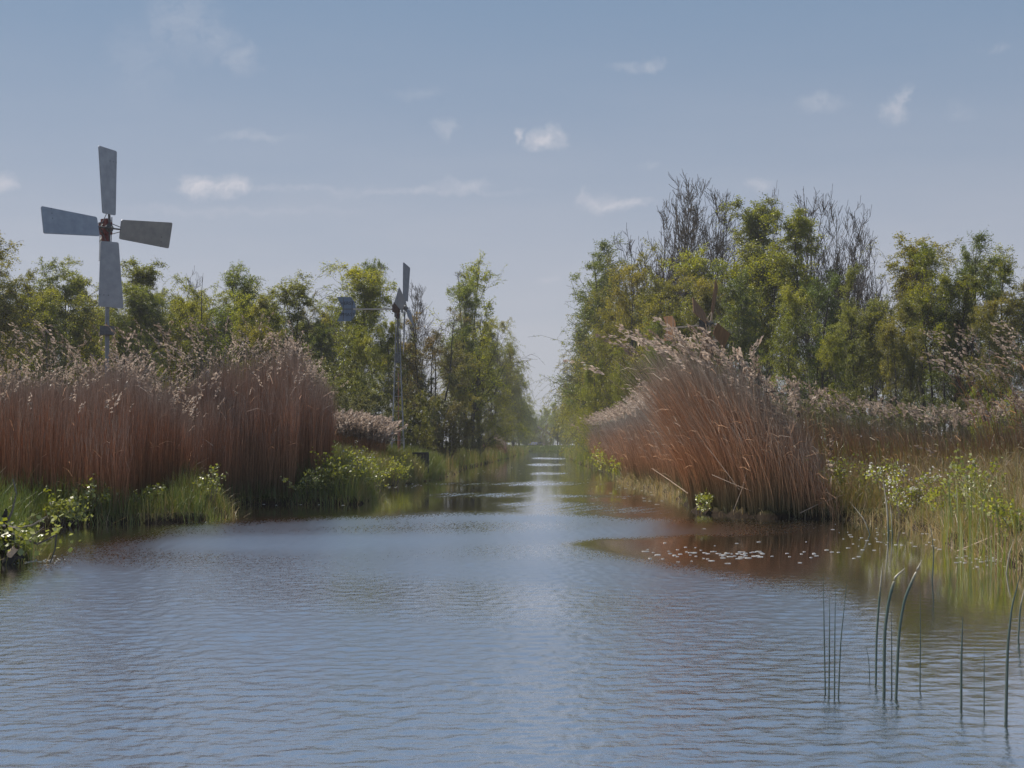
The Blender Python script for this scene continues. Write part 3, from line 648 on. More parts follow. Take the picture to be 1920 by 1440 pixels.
# near banks
specs = []
p = sample(rng, -14, -2.6, 12, 46, 260000, lambda p, s, px: (s > -.06) & (s < .85) & (px > -200) & (px < 800))
r_ = .30 + .22 * n2(p, 1.4, 1) + rng.normal(0, .18, len(p)); sdp = sdist(p)
h = (.42 + .16 * n2(p, 2.3, 2) + .12 * n2(p, .9, 4)) * rng.uniform(.5, 1.35, len(p)) * np.clip(.7 + sdp, .5, 1.3)
specs.append((p, np.maximum(h, .08), rng.uniform(.005, .011, len(p)), .35, r_))
p = sample(rng, -6.3, -2.3, 33, 52, 90000, lambda p, s, px: (s > -.05) & (s < 2.6) & (px > 560))
r_ = .38 + .25 * n2(p, .9, 3) + rng.normal(0, .17, len(p))
specs.append((p, rng.uniform(.3, .85, len(p)) * (1 + .25 * n2(p, 1.2, 1)), rng.uniform(.006, .013, len(p)), .3, r_))
p = sample(rng, -7, 4, 50, 240, 90000, lambda p, s, px: (s > -.1) & (s < 3.5) & (p[:, 0] < 3) & (px > 600) & (px < 1020))
k = rng.uniform(size=len(p)) < 60 / p[:, 1] ; p = p[k]; sc = p[:, 1] / 50
specs.append((p, rng.uniform(.4, 1.0, len(p)) * (1 + .25 * n2(p, .7, 1)), rng.uniform(.008, .014, len(p)) * sc, .3, .50 + .22 * n2(p, .5, 3) + rng.normal(0, .15, len(p))))
p = sample(rng, -9, -2, 12, 60, 60000, lambda p, s, px: (s > -.15) & (s < .15) & (px > -100))
specs.append((p, rng.uniform(.15, .45, len(p)), rng.uniform(.003, .007, len(p)), 1.1, rng.uniform(.4, 1.0, len(p))))
grass_obj('bank_grass', rng, specs, 'green and straw-coloured grass along the left bank')
specs = []
p = sample(rng, 3, 12, 11, 46, 240000, lambda p, s, px: (s > -.06) & (s < .9) & (px < 2150) & ((px > 1540) | (rng.uniform(size=len(px)) < .22)))
r_ = .70 + .22 * n2(p, 1.4, 1) + rng.normal(0, .2, len(p)); sdp = sdist(p)
h = (.30 + .10 * n2(p, 2.3, 2) + .1 * n2(p, .9, 4)) * rng.uniform(.5, 1.35, len(p)) * np.clip(.55 + sdp, .5, 1.2)
specs.append((p, np.maximum(h, .08), rng.uniform(.005, .010, len(p)), .45, r_))
p = sample(rng, 4.8, 14, 13, 29, 45000, lambda p, s, px: (s > .3) & (s < 6) & (px > 1540) & (px < 2150))
r_ = .78 + .22 * n2(p, 1.1, 5) + rng.normal(0, .17, len(p))
specs.append((p, rng.uniform(.25, .85, len(p)) * (1 + .3 * n2(p, 1.3, 7)), rng.uniform(.004, .009, len(p)), .6, r_))
p = sample(rng, 3, 14, 46, 240, 60000, lambda p, s, px: (s > -.1) & (s < 3) & (px > 1030) & (px < 1300)); k = rng.uniform(size=len(p)) < 60 / p[:, 1]; p = p[k]; sc = p[:, 1] / 50
specs.append((p, rng.uniform(.3, .8, len(p)), rng.uniform(.008, .014, len(p)) * sc, .3, .45 + .2 * n2(p, .5, 3) + rng.normal(0, .15, len(p))))
p = np.column_stack([rng.uniform(0, 16, 9000), rng.uniform(261.5, 275, 9000)])
specs.append((p, rng.uniform(.3, .9, len(p)), rng.uniform(.04, .08, len(p)), .3, .25 + rng.normal(0, .1, len(p))))
p = sample(rng, 3, 9, 11, 46, 60000, lambda p, s, px: (s > -.16) & (s < .15) & (px < 2100) & ((px > 1560) | (p[:, 1] > 30)))
specs.append((p, rng.uniform(.15, .5, len(p)), rng.uniform(.003, .007, len(p)), 1.1, rng.uniform(.5, 1.0, len(p)) ** .7))
grass_obj('tangled_grass', rng, specs, 'brownish tangled grass along the right bank')
# rank herbs behind: fills the ground among the trees
specs = []
for (x0, x1, y0, y1, n) in ((-24, -3, 38, 75, 46000), (5, 28, 29, 75, 60000)):
    p = sample(rng, x0, x1, y0, y1, n, lambda p, s, px: (s > 2.2) & (np.abs(p[:, 0]) < .42 * p[:, 1] + 1))
    specs.append((p, rng.uniform(.4, 1.1, len(p)), rng.uniform(.015, .035, len(p)), .35, .35 + .3 * n2(p, .6, 2) + rng.normal(0, .18, len(p))))
grass_obj('undergrowth', rng, specs, 'rough green undergrowth filling the ground among the trees')

# broad young reed and iris leaves at the right corner
def broad(name, rng, p, h0, h1, w0, w1, r0, r1, label, bend=.15):
    V, q, rr = blades(rng, p, rng.uniform(h0, h1, len(p)), rng.uniform(w0, w1, len(p)), bend, rng.uniform(r0, r1, len(p)))
    c = p.mean(0); off = np.array([c[0], c[1], 0.0])
    return link(name, mesh_from(name, V - off, q, 'grass', False, {'rnd': rr}), loc=off, label=label, kind='stuff', cat='grass')
p = sample(rng, 4.4, 8, 12.5, 19.5, 5000, lambda p, s, px: (s > -.45) & (s < .7) & (px > 1765) & (px < 2050)); p = p[:250]
broad('young_reed_leaves', rng, p, .3, .85, .010, .020, .15, .62, 'yellow-green upright young reed leaves in the water at the right corner')

# ------------------------------------------------------------------ trees
TREES = {}
for kind, seeds in (('birch', (1, 2, 3)), ('slim', (4, 5)), ('multi', (6, 7)), ('full', (8, 9, 10)), ('open', (11,)), ('alder', (12, 13)), ('bare', (14, 15, 16)), ('scrub', (17, 18, 19)), ('thin', (20, 21))):
    TREES[kind] = [make_tree(kind, sd) for sd in seeds]
NAMES = dict(birch='birch_tree', slim='birch_tree', multi='birch_tree', full='canal_tree', open='willow_tree', alder='alder_tree', bare='bare_tree', scrub='willow_shrub', thin='thin_tree')
trng = np.random.default_rng(77)
def tree(kind, px, top, Y, wide=1.0, label=None, group=None, tint=None, var=None, rot=None, base=None):
    V = TREES[kind]; tm, cm = V[trng.integers(len(V)) if var is None else var]
    X = WX(px, Y); zb = float(gz(np.array([[X, Y]]))[0]) - .08 if base is None else base
    H = WZ(top, Y) - zb; k = H / 10.0
    r = bpy.data.objects.new(NAMES[kind], None); COL.objects.link(r)
    r.location = (X, Y, zb); r.scale = (k * wide, k * wide, k); r.rotation_euler = (0, 0, trng.uniform(0, 6.28) if rot is None else rot)
    r['label'] = label or 'tree'; r['category'] = 'shrub' if kind == 'scrub' else 'tree'
    if group: r['group'] = group
    link('trunk', tm, r)
    t = tint or (1, 1, 1); j = trng.uniform(.88, 1.12)
    link('crown', cm, r, color=(t[0] * j, t[1] * j, t[2] * j))
    return r
OL, YG, DK, GY, BR = (1.05, .92, .85), (1.15, 1.15, .7), (.7, .8, .9), (.95, .95, 1.25), (1.35, .95, .8)
GL = 'trees along the skyline of the left bank'
for a in [
  ('birch', -55, 470, 60, 1.1, 'birch cut off by the left frame edge', YG), ('slim', 8, 430, 58, 1.15, 'tallest birch at the extreme left edge', OL), ('birch', 45, 500, 62, 1.0, 'birch right of the tallest one at the left edge', OL),
  ('birch', 120, 478, 63, 1.25, 'airy round-topped birch left of the near mill mast', GY), ('birch', 85, 540, 60, 1.0, 'low yellow-green birch beneath the left mill blade', YG),
  ('multi', 172, 520, 66, 1.0, 'birch hidden behind the lowest blade of the near mill', OL), ('slim', 240, 488, 64, 1.3, 'thin-topped birch just right of the near mill blade', GY), ('birch', 272, 532, 62, 1.0, 'small rounded birch right of the thin-topped one', DK),
  ('full', 225, 585, 62, .9, 'bushy tree right of the near mill mast', YG), ('birch', 320, 545, 68, 1.0, 'greyish half-leafed birch in the dip of the left skyline', OL), ('bare', 338, 510, 70, .9, 'small bare treetop among the left skyline birches', (1, 1, 1)),
  ('full', 372, 518, 66, .9, 'broad yellow-green tree in the middle of the left skyline', YG), ('slim', 432, 492, 66, 1.1, 'pointed birch sticking up highest between the two mills', DK), ('birch', 455, 535, 64, 1.0, 'birch right behind the pointed one', YG),
  ('multi', 480, 560, 62, 1.0, 'dull green birch clump above the reed dome', OL), ('birch', 515, 545, 67, .9, 'birch left of the rounded grey-green one', YG), ('slim', 553, 520, 66, 1.4, 'rounded grey-green birch above the reed dome', GY),
  ('thin', 578, 545, 70, 1.0, 'twiggy dark treetop at the end of the left skyline', OL), ('birch', 590, 590, 64, .9, 'dark birch sloping down to the skyline gap', DK)]:
    tree(*a[:5], label=a[5], tint=a[6], group=GL)
for a in [
  ('bare', 622, 575, 72, .9, 'bare twiggy tree in the gap left of the tail vane', (1, 1, 1)), ('slim', 648, 600, 74, 1.0, 'light green birch directly behind the tail vane', GY), ('birch', 692, 500, 68, 1.25, 'tall full birch behind the tail beam of the lattice mill', YG),
  ('slim', 712, 488, 72, .7, 'birch top poking out right of the full birch', DK), ('birch', 672, 600, 64, .9, 'low birch under the tail vane', YG), ('birch', 725, 600, 66, .8, 'birch close behind the lattice tower', YG), ('bare', 775, 532, 74, .85, 'bare tree just right of the lattice mill rotor', (1, 1, 1)),
  ('thin', 800, 588, 66, 1.2, 'dark thin tree with twin stems right of the lattice mill', BR), ('thin', 826, 575, 70, 1.2, 'dark thin tree next to the twin-stemmed one', OL), ('birch', 765, 640, 72, .9, 'brownish birch behind the dark thin stems', BR),
  ('open', 880, 478, 88, .95, 'big open-crowned tree with forked dark trunk on the left bank', YG), ('slim', 858, 520, 84, .9, 'slim tree inside the big open crown on the left bank', DK), ('birch', 900, 600, 104, .95, 'yellow-green birch right below the big open crown', YG),
  ('full', 925, 600, 140, .72, 'tree leaning over the canal beyond the big open tree', OL), ('full', 946, 645, 165, .8, 'greyish tree overhanging the canal on the left', GY), ('full', 962, 682, 190, .85, 'darker tree further down the left canal edge', DK),
  ('full', 974, 715, 215, .9, 'last large tree down the left canal edge', YG), ('birch', 878, 650, 92, 1.0, 'birch under the right side of the big open crown', YG), ('birch', 850, 640, 76, 1.1, 'birch under the left side of the big open crown', OL)]:
    tree(*a[:5], label=a[5], tint=a[6], group='trees on the left bank near the lattice mill')
for a in [
  ('scrub', 655, 690, 56, 1.0, 'pale willow shrub left of the lattice tower', (1.1, 1.15, .9)), ('scrub', 612, 665, 60, 1.0, 'olive willow shrub behind the right end of the reed dome', (1, 1, .9)), ('scrub', 690, 735, 54, .9, 'grey-green willow shrub behind the pale plumes', GY),
  ('scrub', 765, 735, 56, .85, 'willow shrub right behind the foot of the lattice tower', YG), ('scrub', 790, 700, 64, 1.0, 'grey willow shrub among the dark thin stems', GY), ('scrub', 835, 745, 64, 1.0, 'shrub left of the forked dark trunk', OL),
  ('scrub', 884, 803, 88, .8, 'small dark green bush at the foot of the forked trunk', DK), ('scrub', 905, 775, 110, .9, 'pale shrub right of the forked trunk', GY), ('scrub', 938, 768, 128, .9, 'bright yellow-green shrub above the round reed tuft', YG)]:
    tree(*a[:5], label=a[5], tint=a[6], group='shrubs on the left bank')
GR = 'tall trees on the right bank'
for a in [
  ('full', 1124, 560, 118, 1.0, 'tree trailing lowest over the water on the right canal edge', OL), ('full', 1108, 640, 150, 1.1, 'farther tree on the right canal edge', YG), ('full', 1093, 710, 185, 1.1, 'farthest full tree on the right canal edge', OL), ('alder', 1135, 458, 92, 1.15, 'dark leafy alder rising above the canal on the right', (1.1, 1.1, .9)),
  ('alder', 1122, 510, 98, 1.0, 'ragged alder edge nearest the sky gap', (1.1, 1.1, .9)), ('full', 1150, 540, 84, .8, 'olive birch curtain in front of the alder', OL), ('full', 1190, 455, 80, .72, 'broad olive birch left of the bare tops', OL), ('birch', 1225, 500, 74, 1.0, 'birch between the olive curtain and the wooden mill', OL),
  ('slim', 1268, 466, 76, 1.3, 'upright birch under the tallest bare crown', YG), ('full', 1240, 600, 70, .75, 'shaded lower tree behind the tall reed clump', DK), ('full', 1120, 640, 80, .7, 'low weeping tree above the slanting reeds', YG), ('full', 1170, 650, 70, .7, 'weeping tree behind the middle of the slanting reeds', YG),
  ('bare', 1218, 385, 92, 1.0, 'leftmost bare crown of the right-hand group', (1, 1, 1)), ('bare', 1283, 330, 92, .9, 'tallest bare tree on the right bank', (1, 1, 1)), ('bare', 1250, 372, 98, .9, 'bare crown between the leftmost and the tallest one', (1, 1, 1)), ('bare', 1192, 440, 96, 1.0, 'low bare crown at the left end of the right-hand group', (1, 1, 1)), ('bare', 1312, 368, 94, .9, 'bare crown close right of the tallest one', (1, 1, 1)), ('bare', 1576, 385, 86, .9, 'bare crown just left of the slim single-stemmed bare tree', (1, 1, 1)), ('bare', 1345, 356, 84, .85, 'bare tree right behind the wooden mill', (1, 1, 1)),
  ('birch', 1330, 520, 72, .9, 'thinly leafed birch behind the wooden mill', OL), ('slim', 1388, 378, 78, 1.25, 'tall airy birch right of the wooden mill', GY), ('multi', 1425, 400, 76, 1.0, 'many-stemmed birch beside the tall airy one', YG), ('bare', 1428, 362, 86, .7, 'thin bare top peeping over the many-stemmed birch', (1, 1, 1)),
  ('slim', 1470, 398, 74, 1.2, 'light green birch with rounded top left of the dense bare crowns', YG), ('birch', 1400, 500, 70, .9, 'shaded birch below the tall airy one', DK), ('alder', 1530, 520, 66, .95, 'dark green alder standing before the dense bare crowns', (1, 1.1, .8)), ('birch', 1480, 540, 66, .8, 'birch left of the dark green alder', YG),
  ('bare', 1520, 362, 82, .85, 'left one of the dense bare crowns', (1, 1, 1)), ('bare', 1556, 372, 84, .85, 'dense bare crown in the middle of its group', (1, 1, 1)), ('bare', 1598, 402, 80, .8, 'bare tree with a slim single stem against the sky', (1, 1, 1)), ('bare', 1640, 440, 84, .8, 'rightmost small bare tree', (1, 1, 1)),
  ('multi', 1635, 500, 66, .9, 'sparse pale birch under the rightmost bare tree', GY), ('birch', 1700, 456, 64, 1.0, 'birch left of the highest crown of the right wood', OL), ('slim', 1742, 436, 62, 1.4, 'round-topped birch in the middle of the right wood', OL), ('multi', 1770, 460, 60, .9, 'birch with several dark stems in the right wood', YG),
  ('alder', 1808, 440, 60, .9, 'darkest dense crown of the right wood', (1.1, 1.15, .8)), ('birch', 1850, 560, 56, .9, 'lower birch right of the darkest crown', OL), ('slim', 1880, 472, 62, 1.3, 'airy birch near the right frame edge', GY), ('birch', 1930, 465, 60, 1.1, 'birch cut off by the right frame edge', OL), ('birch', 1990, 480, 62, 1.1, 'birch just past the right frame edge', OL),
  ('birch', 1570, 600, 60, .9, 'low leafy birch below the dense bare crowns', YG), ('slim', 1610, 570, 62, 1.0, 'slender birch right of the low leafy one', GY), ('multi', 1690, 560, 58, .8, 'understorey birch in front of the right wood', OL)]:
    tree(*a[:5], label=a[5], tint=a[6], group=GR)
# background rows seen only as a dim mass: nothing tells these apart
for i, px in enumerate(range(-60, 640, 44)):
    tree('birch' if i % 2 else 'full', px + trng.uniform(-15, 15), 560 + trng.uniform(-22, 22), 78, 1.0, 'dim tree in the back row behind the left skyline birches', 'back row of the left wood', YG if i % 3 else OL)
for i, px in enumerate(range(640, 960, 64)):
    tree('birch' if i % 2 else 'full', px + trng.uniform(-15, 15), 650 + trng.uniform(-20, 20), 90, 1.0, 'dim tree in the back row behind the lattice mill', 'back row behind the lattice mill', YG if i % 3 else OL)
for i, px in enumerate(range(1180, 2040, 50)):
    tree('full' if i % 2 else 'birch', px + trng.uniform(-15, 15), 610 + trng.uniform(-30, 30), 92, .9, 'yellow-green tree glimpsed between the stems of the right wood', 'back row of the right wood', (1.3, 1.3, .7) if i % 3 else OL)
SHL = ['leftmost sunlit shrub under the right wood, behind the tall reed clump', 'shrub under the tall airy birch of the right wood', 'shrub under the many-stemmed birch of the right wood', 'shrub at the foot of the dark green alder', 'shrub under the dense bare crowns', 'pale shrub under the slim single-stemmed bare tree', 'shrub under the rightmost bare tree', 'shrub below the birch left of the highest right crown', 'shrub below the darkest crown of the right wood', 'shrub left of the bright bush among the loose reeds']
for i, px in enumerate(range(1380, 1980, 62)):
    tree('scrub', px + trng.uniform(-18, 18), 742 + trng.uniform(-22, 22), 56 + trng.uniform(-4, 4), .85, SHL[i], 'shrubs under the right wood', YG if i % 2 else (1, 1.05, .9))
tree('scrub', 1868, 728, 37, .62, 'bright yellow-green bush among the loose reeds on the right', tint=(1.9, 2.0, .8))
# end of the canal
for i, (px, top, Y, kd) in enumerate([(1000, 772, 330, 'full'), (1012, 768, 360, 'full'), (1024, 764, 380, 'birch'), (1033, 770, 350, 'full'), (1037, 752, 320, 'slim'), (985, 760, 340, 'full'), (1060, 745, 300, 'full'), (1080, 720, 310, 'full'), (1050, 765, 345, 'full'), (1100, 740, 330, 'full'), (960, 740, 330, 'full')]):
    tree(kd, px, top, Y, 1.0, 'hazy tree closing the far end of the canal' if i != 4 else 'hazy pointed tree sticking up at the far end of the canal', 'trees at the far end of the canal', (1.1, 1.2, 1))
for i, (px, top) in enumerate([(985, 812), (1003, 818), (1022, 815), (1062, 812), (1085, 805), (1110, 800)]):
    tree('scrub', px, top, 305, 1.3, 'hazy low shrub on the far bank under the last trees', 'shrubs on the far bank', (.9, 1, .9))
tree('alder', 1046, 788, 275, 1.3, 'dark bush on the far bank right of the canal end', tint=(.35, .4, .5))

# ------------------------------------------------------------------ windmills
def rounded(pts, r, n=4):
    out = []; N = len(pts)
    for i in range(N):
        a, b, c = [np.array(pts[(i + k) % N], float) for k in (-1, 0, 1)]
        p = b + (a - b) / np.linalg.norm(a - b) * r; q = b + (c - b) / np.linalg.norm(c - b) * r
        for t in np.linspace(0, 1, n): out.append(tuple((1 - t) ** 2 * p + 2 * t * (1 - t) * b + t * t * q))
    return out

def windmill(name, px, Y, hub_py, yaw, phase, tail_yaw, pitch, label, mats, blade=(.29, 1.79, .42, .59), hub_off=.3, wide=1.0, tail=True, text=None, red=True, axis_tilt=0., pole=False):
    X = WX(px, Y); zb = float(gz(np.array([[X, Y]]))[0]); HH = WZ(hub_py, Y) - zb
    root = link(name, None, loc=(X, Y, zb), label=label, cat='windmill', group='small field windmills with four blades')
    bm, sm, vm = mats
    # tower
    t = MB()
    if pole:
        t.bar((0, 0, 1.6), (0, 0, HH - .1), .05, 10); lv = [(-.1, .30), (1.7, .13)]
    else: lv = [(-.1, .25), (HH * .66, .10), (HH - .18, .065)]
    def wat(z): return np.interp(z, [l[0] for l in lv], [l[1] for l in lv])
    zs = [l[0] for l in lv]
    for sx in (-1, 1):
        for sy in (-1, 1):
            for a, b in zip(lv[:-1], lv[1:]): t.bar((sx * a[1], sy * a[1], a[0]), (sx * b[1], sy * b[1], b[0]), .013, 6)
    hz = [z for z in np.arange(.5, zs[-1], .52)]
    for i, z in enumerate(hz):
        w = wat(z); c = [(-w, -w, z), (w, -w, z), (w, w, z), (-w, w, z)]
        for k in range(4): t.bar(c[k], c[(k + 1) % 4], .010, 4)
        if i + 1 < len(hz):
            w2 = wat(hz[i + 1]); d = [(-w2, -w2, hz[i + 1]), (w2, -w2, hz[i + 1]), (w2, w2, hz[i + 1]), (-w2, w2, hz[i + 1])]
            for k in range(4): t.bar(c[k], d[(k + 1 + (i % 2) * 2) % 4] if i % 2 == 0 else d[(k - 1) % 4], .007, 4)
    t.build('tower', 'tower_steel' if red else sm, root)
    if not pole:
        p = MB(); p.box((0, 0, HH * .69), (.20, .20, .34)); p.bar((0, 0, HH * .66), (0, 0, HH - .1), .035, 10); p.build('slewing_collar', 'steel_dark', root)
        p = MB(); p.bar((.02, 0, 0), (.02, 0, HH * .6), .014, 6); p.bar((.04, .03, .0), (.04, .03, 1.35), .055, 8); p.build('pump_rod', 'rust', root)
    else:
        p = MB(); p.box((0, 0, HH * .60), (.26, .24, .20)); p.build('slewing_collar', 'steel_dark', root)
    # rotor frame
    ax = np.array([math.sin(yaw), -math.cos(yaw), axis_tilt]); ax /= np.linalg.norm(ax)
    ex = np.array([math.cos(yaw), math.sin(yaw), 0]); ez = np.cross(ex, -ax); ez = ez if ez[2] > 0 else -ez
    head = np.array([0, 0, HH]); hub = head + ax * hub_off
    g = MB(); R = np.column_stack([ex, -ax, ez])
    g.box(head - ax * .06, (.17, .26, .27), R); g.box(head - ax * .06 + ez * .17, (.12, .18, .08), R); g.box(head - ez * .22 - ax * .04, (.12, .15, .17), R)
    g.bar(head - ez * .36, head - ez * .14, .07, 10)
    g.build('gearbox', 'red_paint' if pole else 'dark_steel_head' if red else 'dark_wood', root)
    hb = MB(); hb.bar(hub - ax * .14, hub + ax * .06, .055, 14); hb.bar(hub - ax * .02, hub + ax * .02, .10, 14); hb.bar(hub + ax * .06, hub + ax * .12, .025, 8)
    hubo = hb.build('hub', 'steel_dark', root)
    r0, r1, w0, w1 = blade
    for i in range(4):
        th = math.radians(90 - phase + 90 * i)
        d = math.cos(th) * ex + math.sin(th) * ez
        c = np.cross(ax, d); c2 = math.cos(pitch) * c + math.sin(pitch) * ax; nn = np.cross(d, c2); nn = nn if nn @ ax > 0 else -nn
        out = rounded([(r0, -w0 * .5), (r1 - .03, -w1 * .5), (r1, w1 * .5), (r0, w0 * .5)], .045, 5)
        # board with a little camber, in strips along its length
        b = MB(); b.prism(out, hub, d, c2, nn, .018)
        b.prism([(r0 + .02, -.02), (r1 - .25, -.02), (r1 - .25, .02), (r0 + .02, .02)], hub - nn * .020, d, c2, nn, .02)
        bl = b.build('blade', bm[i % len(bm)], root)
        s = MB(); s.bar(hub, hub + d * (r0 + .22) - ax * .02, .019, 6); 
        tip = hub + d * (r0 + .02)
        s.bar(hub - ax * .12 + c * .16, tip + c2 * .05 - ax * .02, .010, 5); s.bar(hub - ax * .12 - c * .16, tip - c2 * .05 - ax * .02, .010, 5); s.bar(hub + ax * .06, tip, .008, 5)
        s.bar(hub - ax * .12 + c * .16, hub - ax * .12 + d * .16, .012, 5)
        s.build('strut', 'steel_dark' if red else sm, bl)
        for q in (-.45, -.28, -.1) if pole else ():
            s = MB(); s.bar(hub + d * (r1 - .28) + c2 * q * w1 - nn * .014, hub + d * (r1 - .28) + c2 * q * w1 + nn * .014, .012, 6); s.build('bolt', 'steel_dark', bl)
    if tail:
        ta = np.array([math.sin(tail_yaw), -math.cos(tail_yaw), 0]); tn = np.array([math.cos(tail_yaw), math.sin(tail_yaw), 0]); up = np.array([0, 0, 1.])
        o = head - up * .03
        s = MB(); s.box(o - ta * .86, (.035, 1.45, .05), np.column_stack([tn, ta, up])); s.build('tail_beam', 'steel_light' if red else 'wood_grey', root)
        s = MB(); s.bar(o + up * .25, o - ta * .5 + up * .02, .008, 5); s.bar(o + tn * .1 + up * .0, o + tn * .1 + up * .28, .012, 5); s.build('stay', 'steel_dark', root)
        s = MB(); L0 = 1.50
        pts = [(L0 + 0, -.12), (L0 + .04, -.26), (L0 + .17, -.43), (L0 + .66, -.43), (L0 + .46, -.03), (L0 + .46, .03), (L0 + .66, .43), (L0 + .17, .43), (L0 + .04, .26), (L0, .12)]
        s.prism(pts, o, -ta, up, tn, .012); vo = s.build('tail_vane', vm, root)
        s = MB()
        for q in (.13, .44): s.box(o - ta * (L0 + q), (.018, .025, .80), np.column_stack([tn, ta, up]))
        s.box(o - ta * (L0 + .22), (.024, .5, .03), np.column_stack([tn, ta, up])); s.build('vane_rib', 'steel_dark', vo)
        if text:
            for (txt, dz) in text:
                cu = bpy.data.curves.new('lettering', 'FONT'); cu.body = txt; cu.size = .17; cu.align_x = 'CENTER'; cu.align_y = 'CENTER'; cu.extrude = .003
                to = bpy.data.objects.new('tmp', cu); COL.objects.link(to); dg = bpy.context.evaluated_depsgraph_get(); me = bpy.data.meshes.new_from_object(to.evaluated_get(dg)); bpy.data.objects.remove(to)
                co = np.empty(len(me.vertices) * 3, np.float32); me.vertices.foreach_get('co', co); co = co.reshape(-1, 3)
                # reads left to right from the canal side
                sgn = 1 if (-ta)[0] < 0 else -1
                xa = ta * sgn; nf = tn if tn[1] < 0 else -tn
                W_ = o - ta * (L0 + .30) + up * dz + co[:, :1] * xa + co[:, 1:2] * up + (co[:, 2:3] + .012) * nf
                me.vertices.foreach_set('co', W_.astype(np.float32).ravel()); me.materials.clear(); me.materials.append(M['letter']); me.update()
                link('lettering', me, vo)
    return root
R_ = math.radians
windmill('metal_windmill', 201, 31, 428, R_(55), -1.5, R_(21), R_(11), 'near grey steel windmill with four broad blades above the left reeds', (['galv'], 'galv', 'galv'), hub_off=.07, pole=True, blade=(.30, 1.76, .43, .60))
windmill('metal_windmill', 746, 50, 578, R_(84), 11, R_(90), R_(-14), 'steel windmill on a slender lattice tower with a lettered tail vane', (['blade_paint'], 'galv', 'vane_paint'), blade=(.29, 1.62, .42, .59), hub_off=.26, text=(('HERST', .20), ('IPMAST', -.20)))
windmill('wooden_windmill', 1322, 48, 607, R_(58), 20, R_(35), R_(14), 'brown wooden windmill half hidden behind the tall reed clump', (['wood'], 'wood_pale', 'wood'), blade=(.40, 1.52, .42, .60), hub_off=.2, red=False)
windmill('wooden_windmill', 1020, 285, 808, R_(20), 30, R_(60), R_(10), 'tiny pale wooden windmill at the far end of the canal', (['wood_pale'], 'wood_pale', 'wood_pale'), blade=(.3, 1.7, .35, .5), hub_off=.2, red=False)

# ------------------------------------------------------------------ sluice board
sl = link('sluice_gate', None, loc=(WX(785, 47), 47, .3), label='small dark wooden sluice board standing in the grass by the lattice mill', cat='sluice')
b = MB(); b.box((.04, 0, .62), (.50, .08, .06)); b.build('beam', 'dark_wood', sl)
b = MB()
for k in range(3): b.box((-.01 + k * .115, 0, .29), (.108, .045, .60))
b.build('board', 'dark_wood', sl)
b = MB(); b.box((-.17, .03, .3), (.06, .06, .7)); b.build('post', 'dark_wood', sl)
b = MB(); b.box((.31, .03, .3), (.06, .06, .7)); b.build('post', 'dark_wood', sl)

# ------------------------------------------------------------------ parked car at the far bank
def car(px, Y):
    X = WX(px, Y); z = float(gz(np.array([[X, Y]]))[0]); r = link('parked_car', None, loc=(X, Y, z), label='dark blue car parked on the far bank at the canal end', cat='car')
    r.rotation_euler = (0, 0, R_(65))
    s = MB(); prof = [(-2.0, .35), (2.0, .35), (2.05, .7), (1.95, .85), (1.1, .95), (.55, 1.4), (-1.0, 1.42), (-1.75, .98), (-2.05, .85)]
    s.prism(prof, (0, 0, 0), (1, 0, 0), (0, 0, 1), (0, 1, 0), 1.7); s.build('body', 'blue_paint', r)
    s = MB(); s.prism([(1.0, .97), (.52, 1.34), (-.95, 1.36), (-1.6, 1.0)], (0, 0, 0), (1, 0, 0), (0, 0, 1), (0, 1, 0), 1.72); s.build('window', 'glass', r)
    for x in (-1.25, 1.3):
        for y in (-.8, .8): s = MB(); s.bar((x, y - .1, .32), (x, y + .1, .32), .32, 16); s.build('wheel', 'tyre', r)
    for y in (-.6, .6): s = MB(); s.box((2.03, y, .68), (.06, .3, .14)); s.build('headlight', 'lamp', r)
car(1006, 290)

# ------------------------------------------------------------------ waterside plants
def leafy_plant(name, seed, px, Y, w, h, n, leaf, label, mat='leaf_bright', cat='shrub', spread=1.0, petals=0, zlow=None, arch=.25):
    r = np.random.default_rng(seed); X = WX(px, Y); z = max(0.0, float(gz(np.array([[X, Y]]))[0])) - .05 if zlow is None else zlow
    root = link(name, None, loc=(X, Y, z), label=label, cat=cat)
    S = n; az = r.uniform(0, 6.283, S); ln = h * r.uniform(.6, 1.1, S); N = 7; s = np.linspace(0, 1, N)
    out = r.uniform(.2, 1, S) * w * .5
    P = np.zeros((S, N, 3)); b = r.normal(0, w * .12, (S, 2))
    P[:, :, 0] = b[:, :1] + np.cos(az)[:, None] * out[:, None] * s ** 1.3; P[:, :, 1] = b[:, 1:] + np.sin(az)[:, None] * out[:, None] * s ** 1.3
    P[:, :, 2] = ln[:, None] * (s - arch * s ** 3)
    P += np.cumsum(r.normal(0, .012, P.shape), 1) * h
    Rr = np.repeat((.006 * (1 - .7 * s))[None], S, 0) * (h ** .5)
    P2, R2, _, _ = grow(r, P, Rr, 4, .25, 1, h * .22, .8, 4, .1, .06, .7, .0022)
    V, q = merge([tubes(P, Rr, 4), tubes(P2, R2, 3)]); link('stems', mesh_from(name + '_stems', V, q, 'twig'), root)
    C = np.vstack([along(r, P2, 9, leaf * .45), along(r, P, 7, leaf * .5, .35)])
    V, q = leaves(r, C, leaf, .75, .2); link('leaves', mesh_from(name + '_leaves', V, q, mat, False, {'rnd': np.clip(r.normal(.5, .25, len(C)), 0, 1)}), root)
    if petals:
        C = along(r, P2, petals, .02, .5); V, q = leaves(r, C, .035, .9, 0); link('blossom', mesh_from(name + '_blossom', V, q, 'petal', False, {'rnd': r.uniform(0, 1, len(C))}), root)
    return root
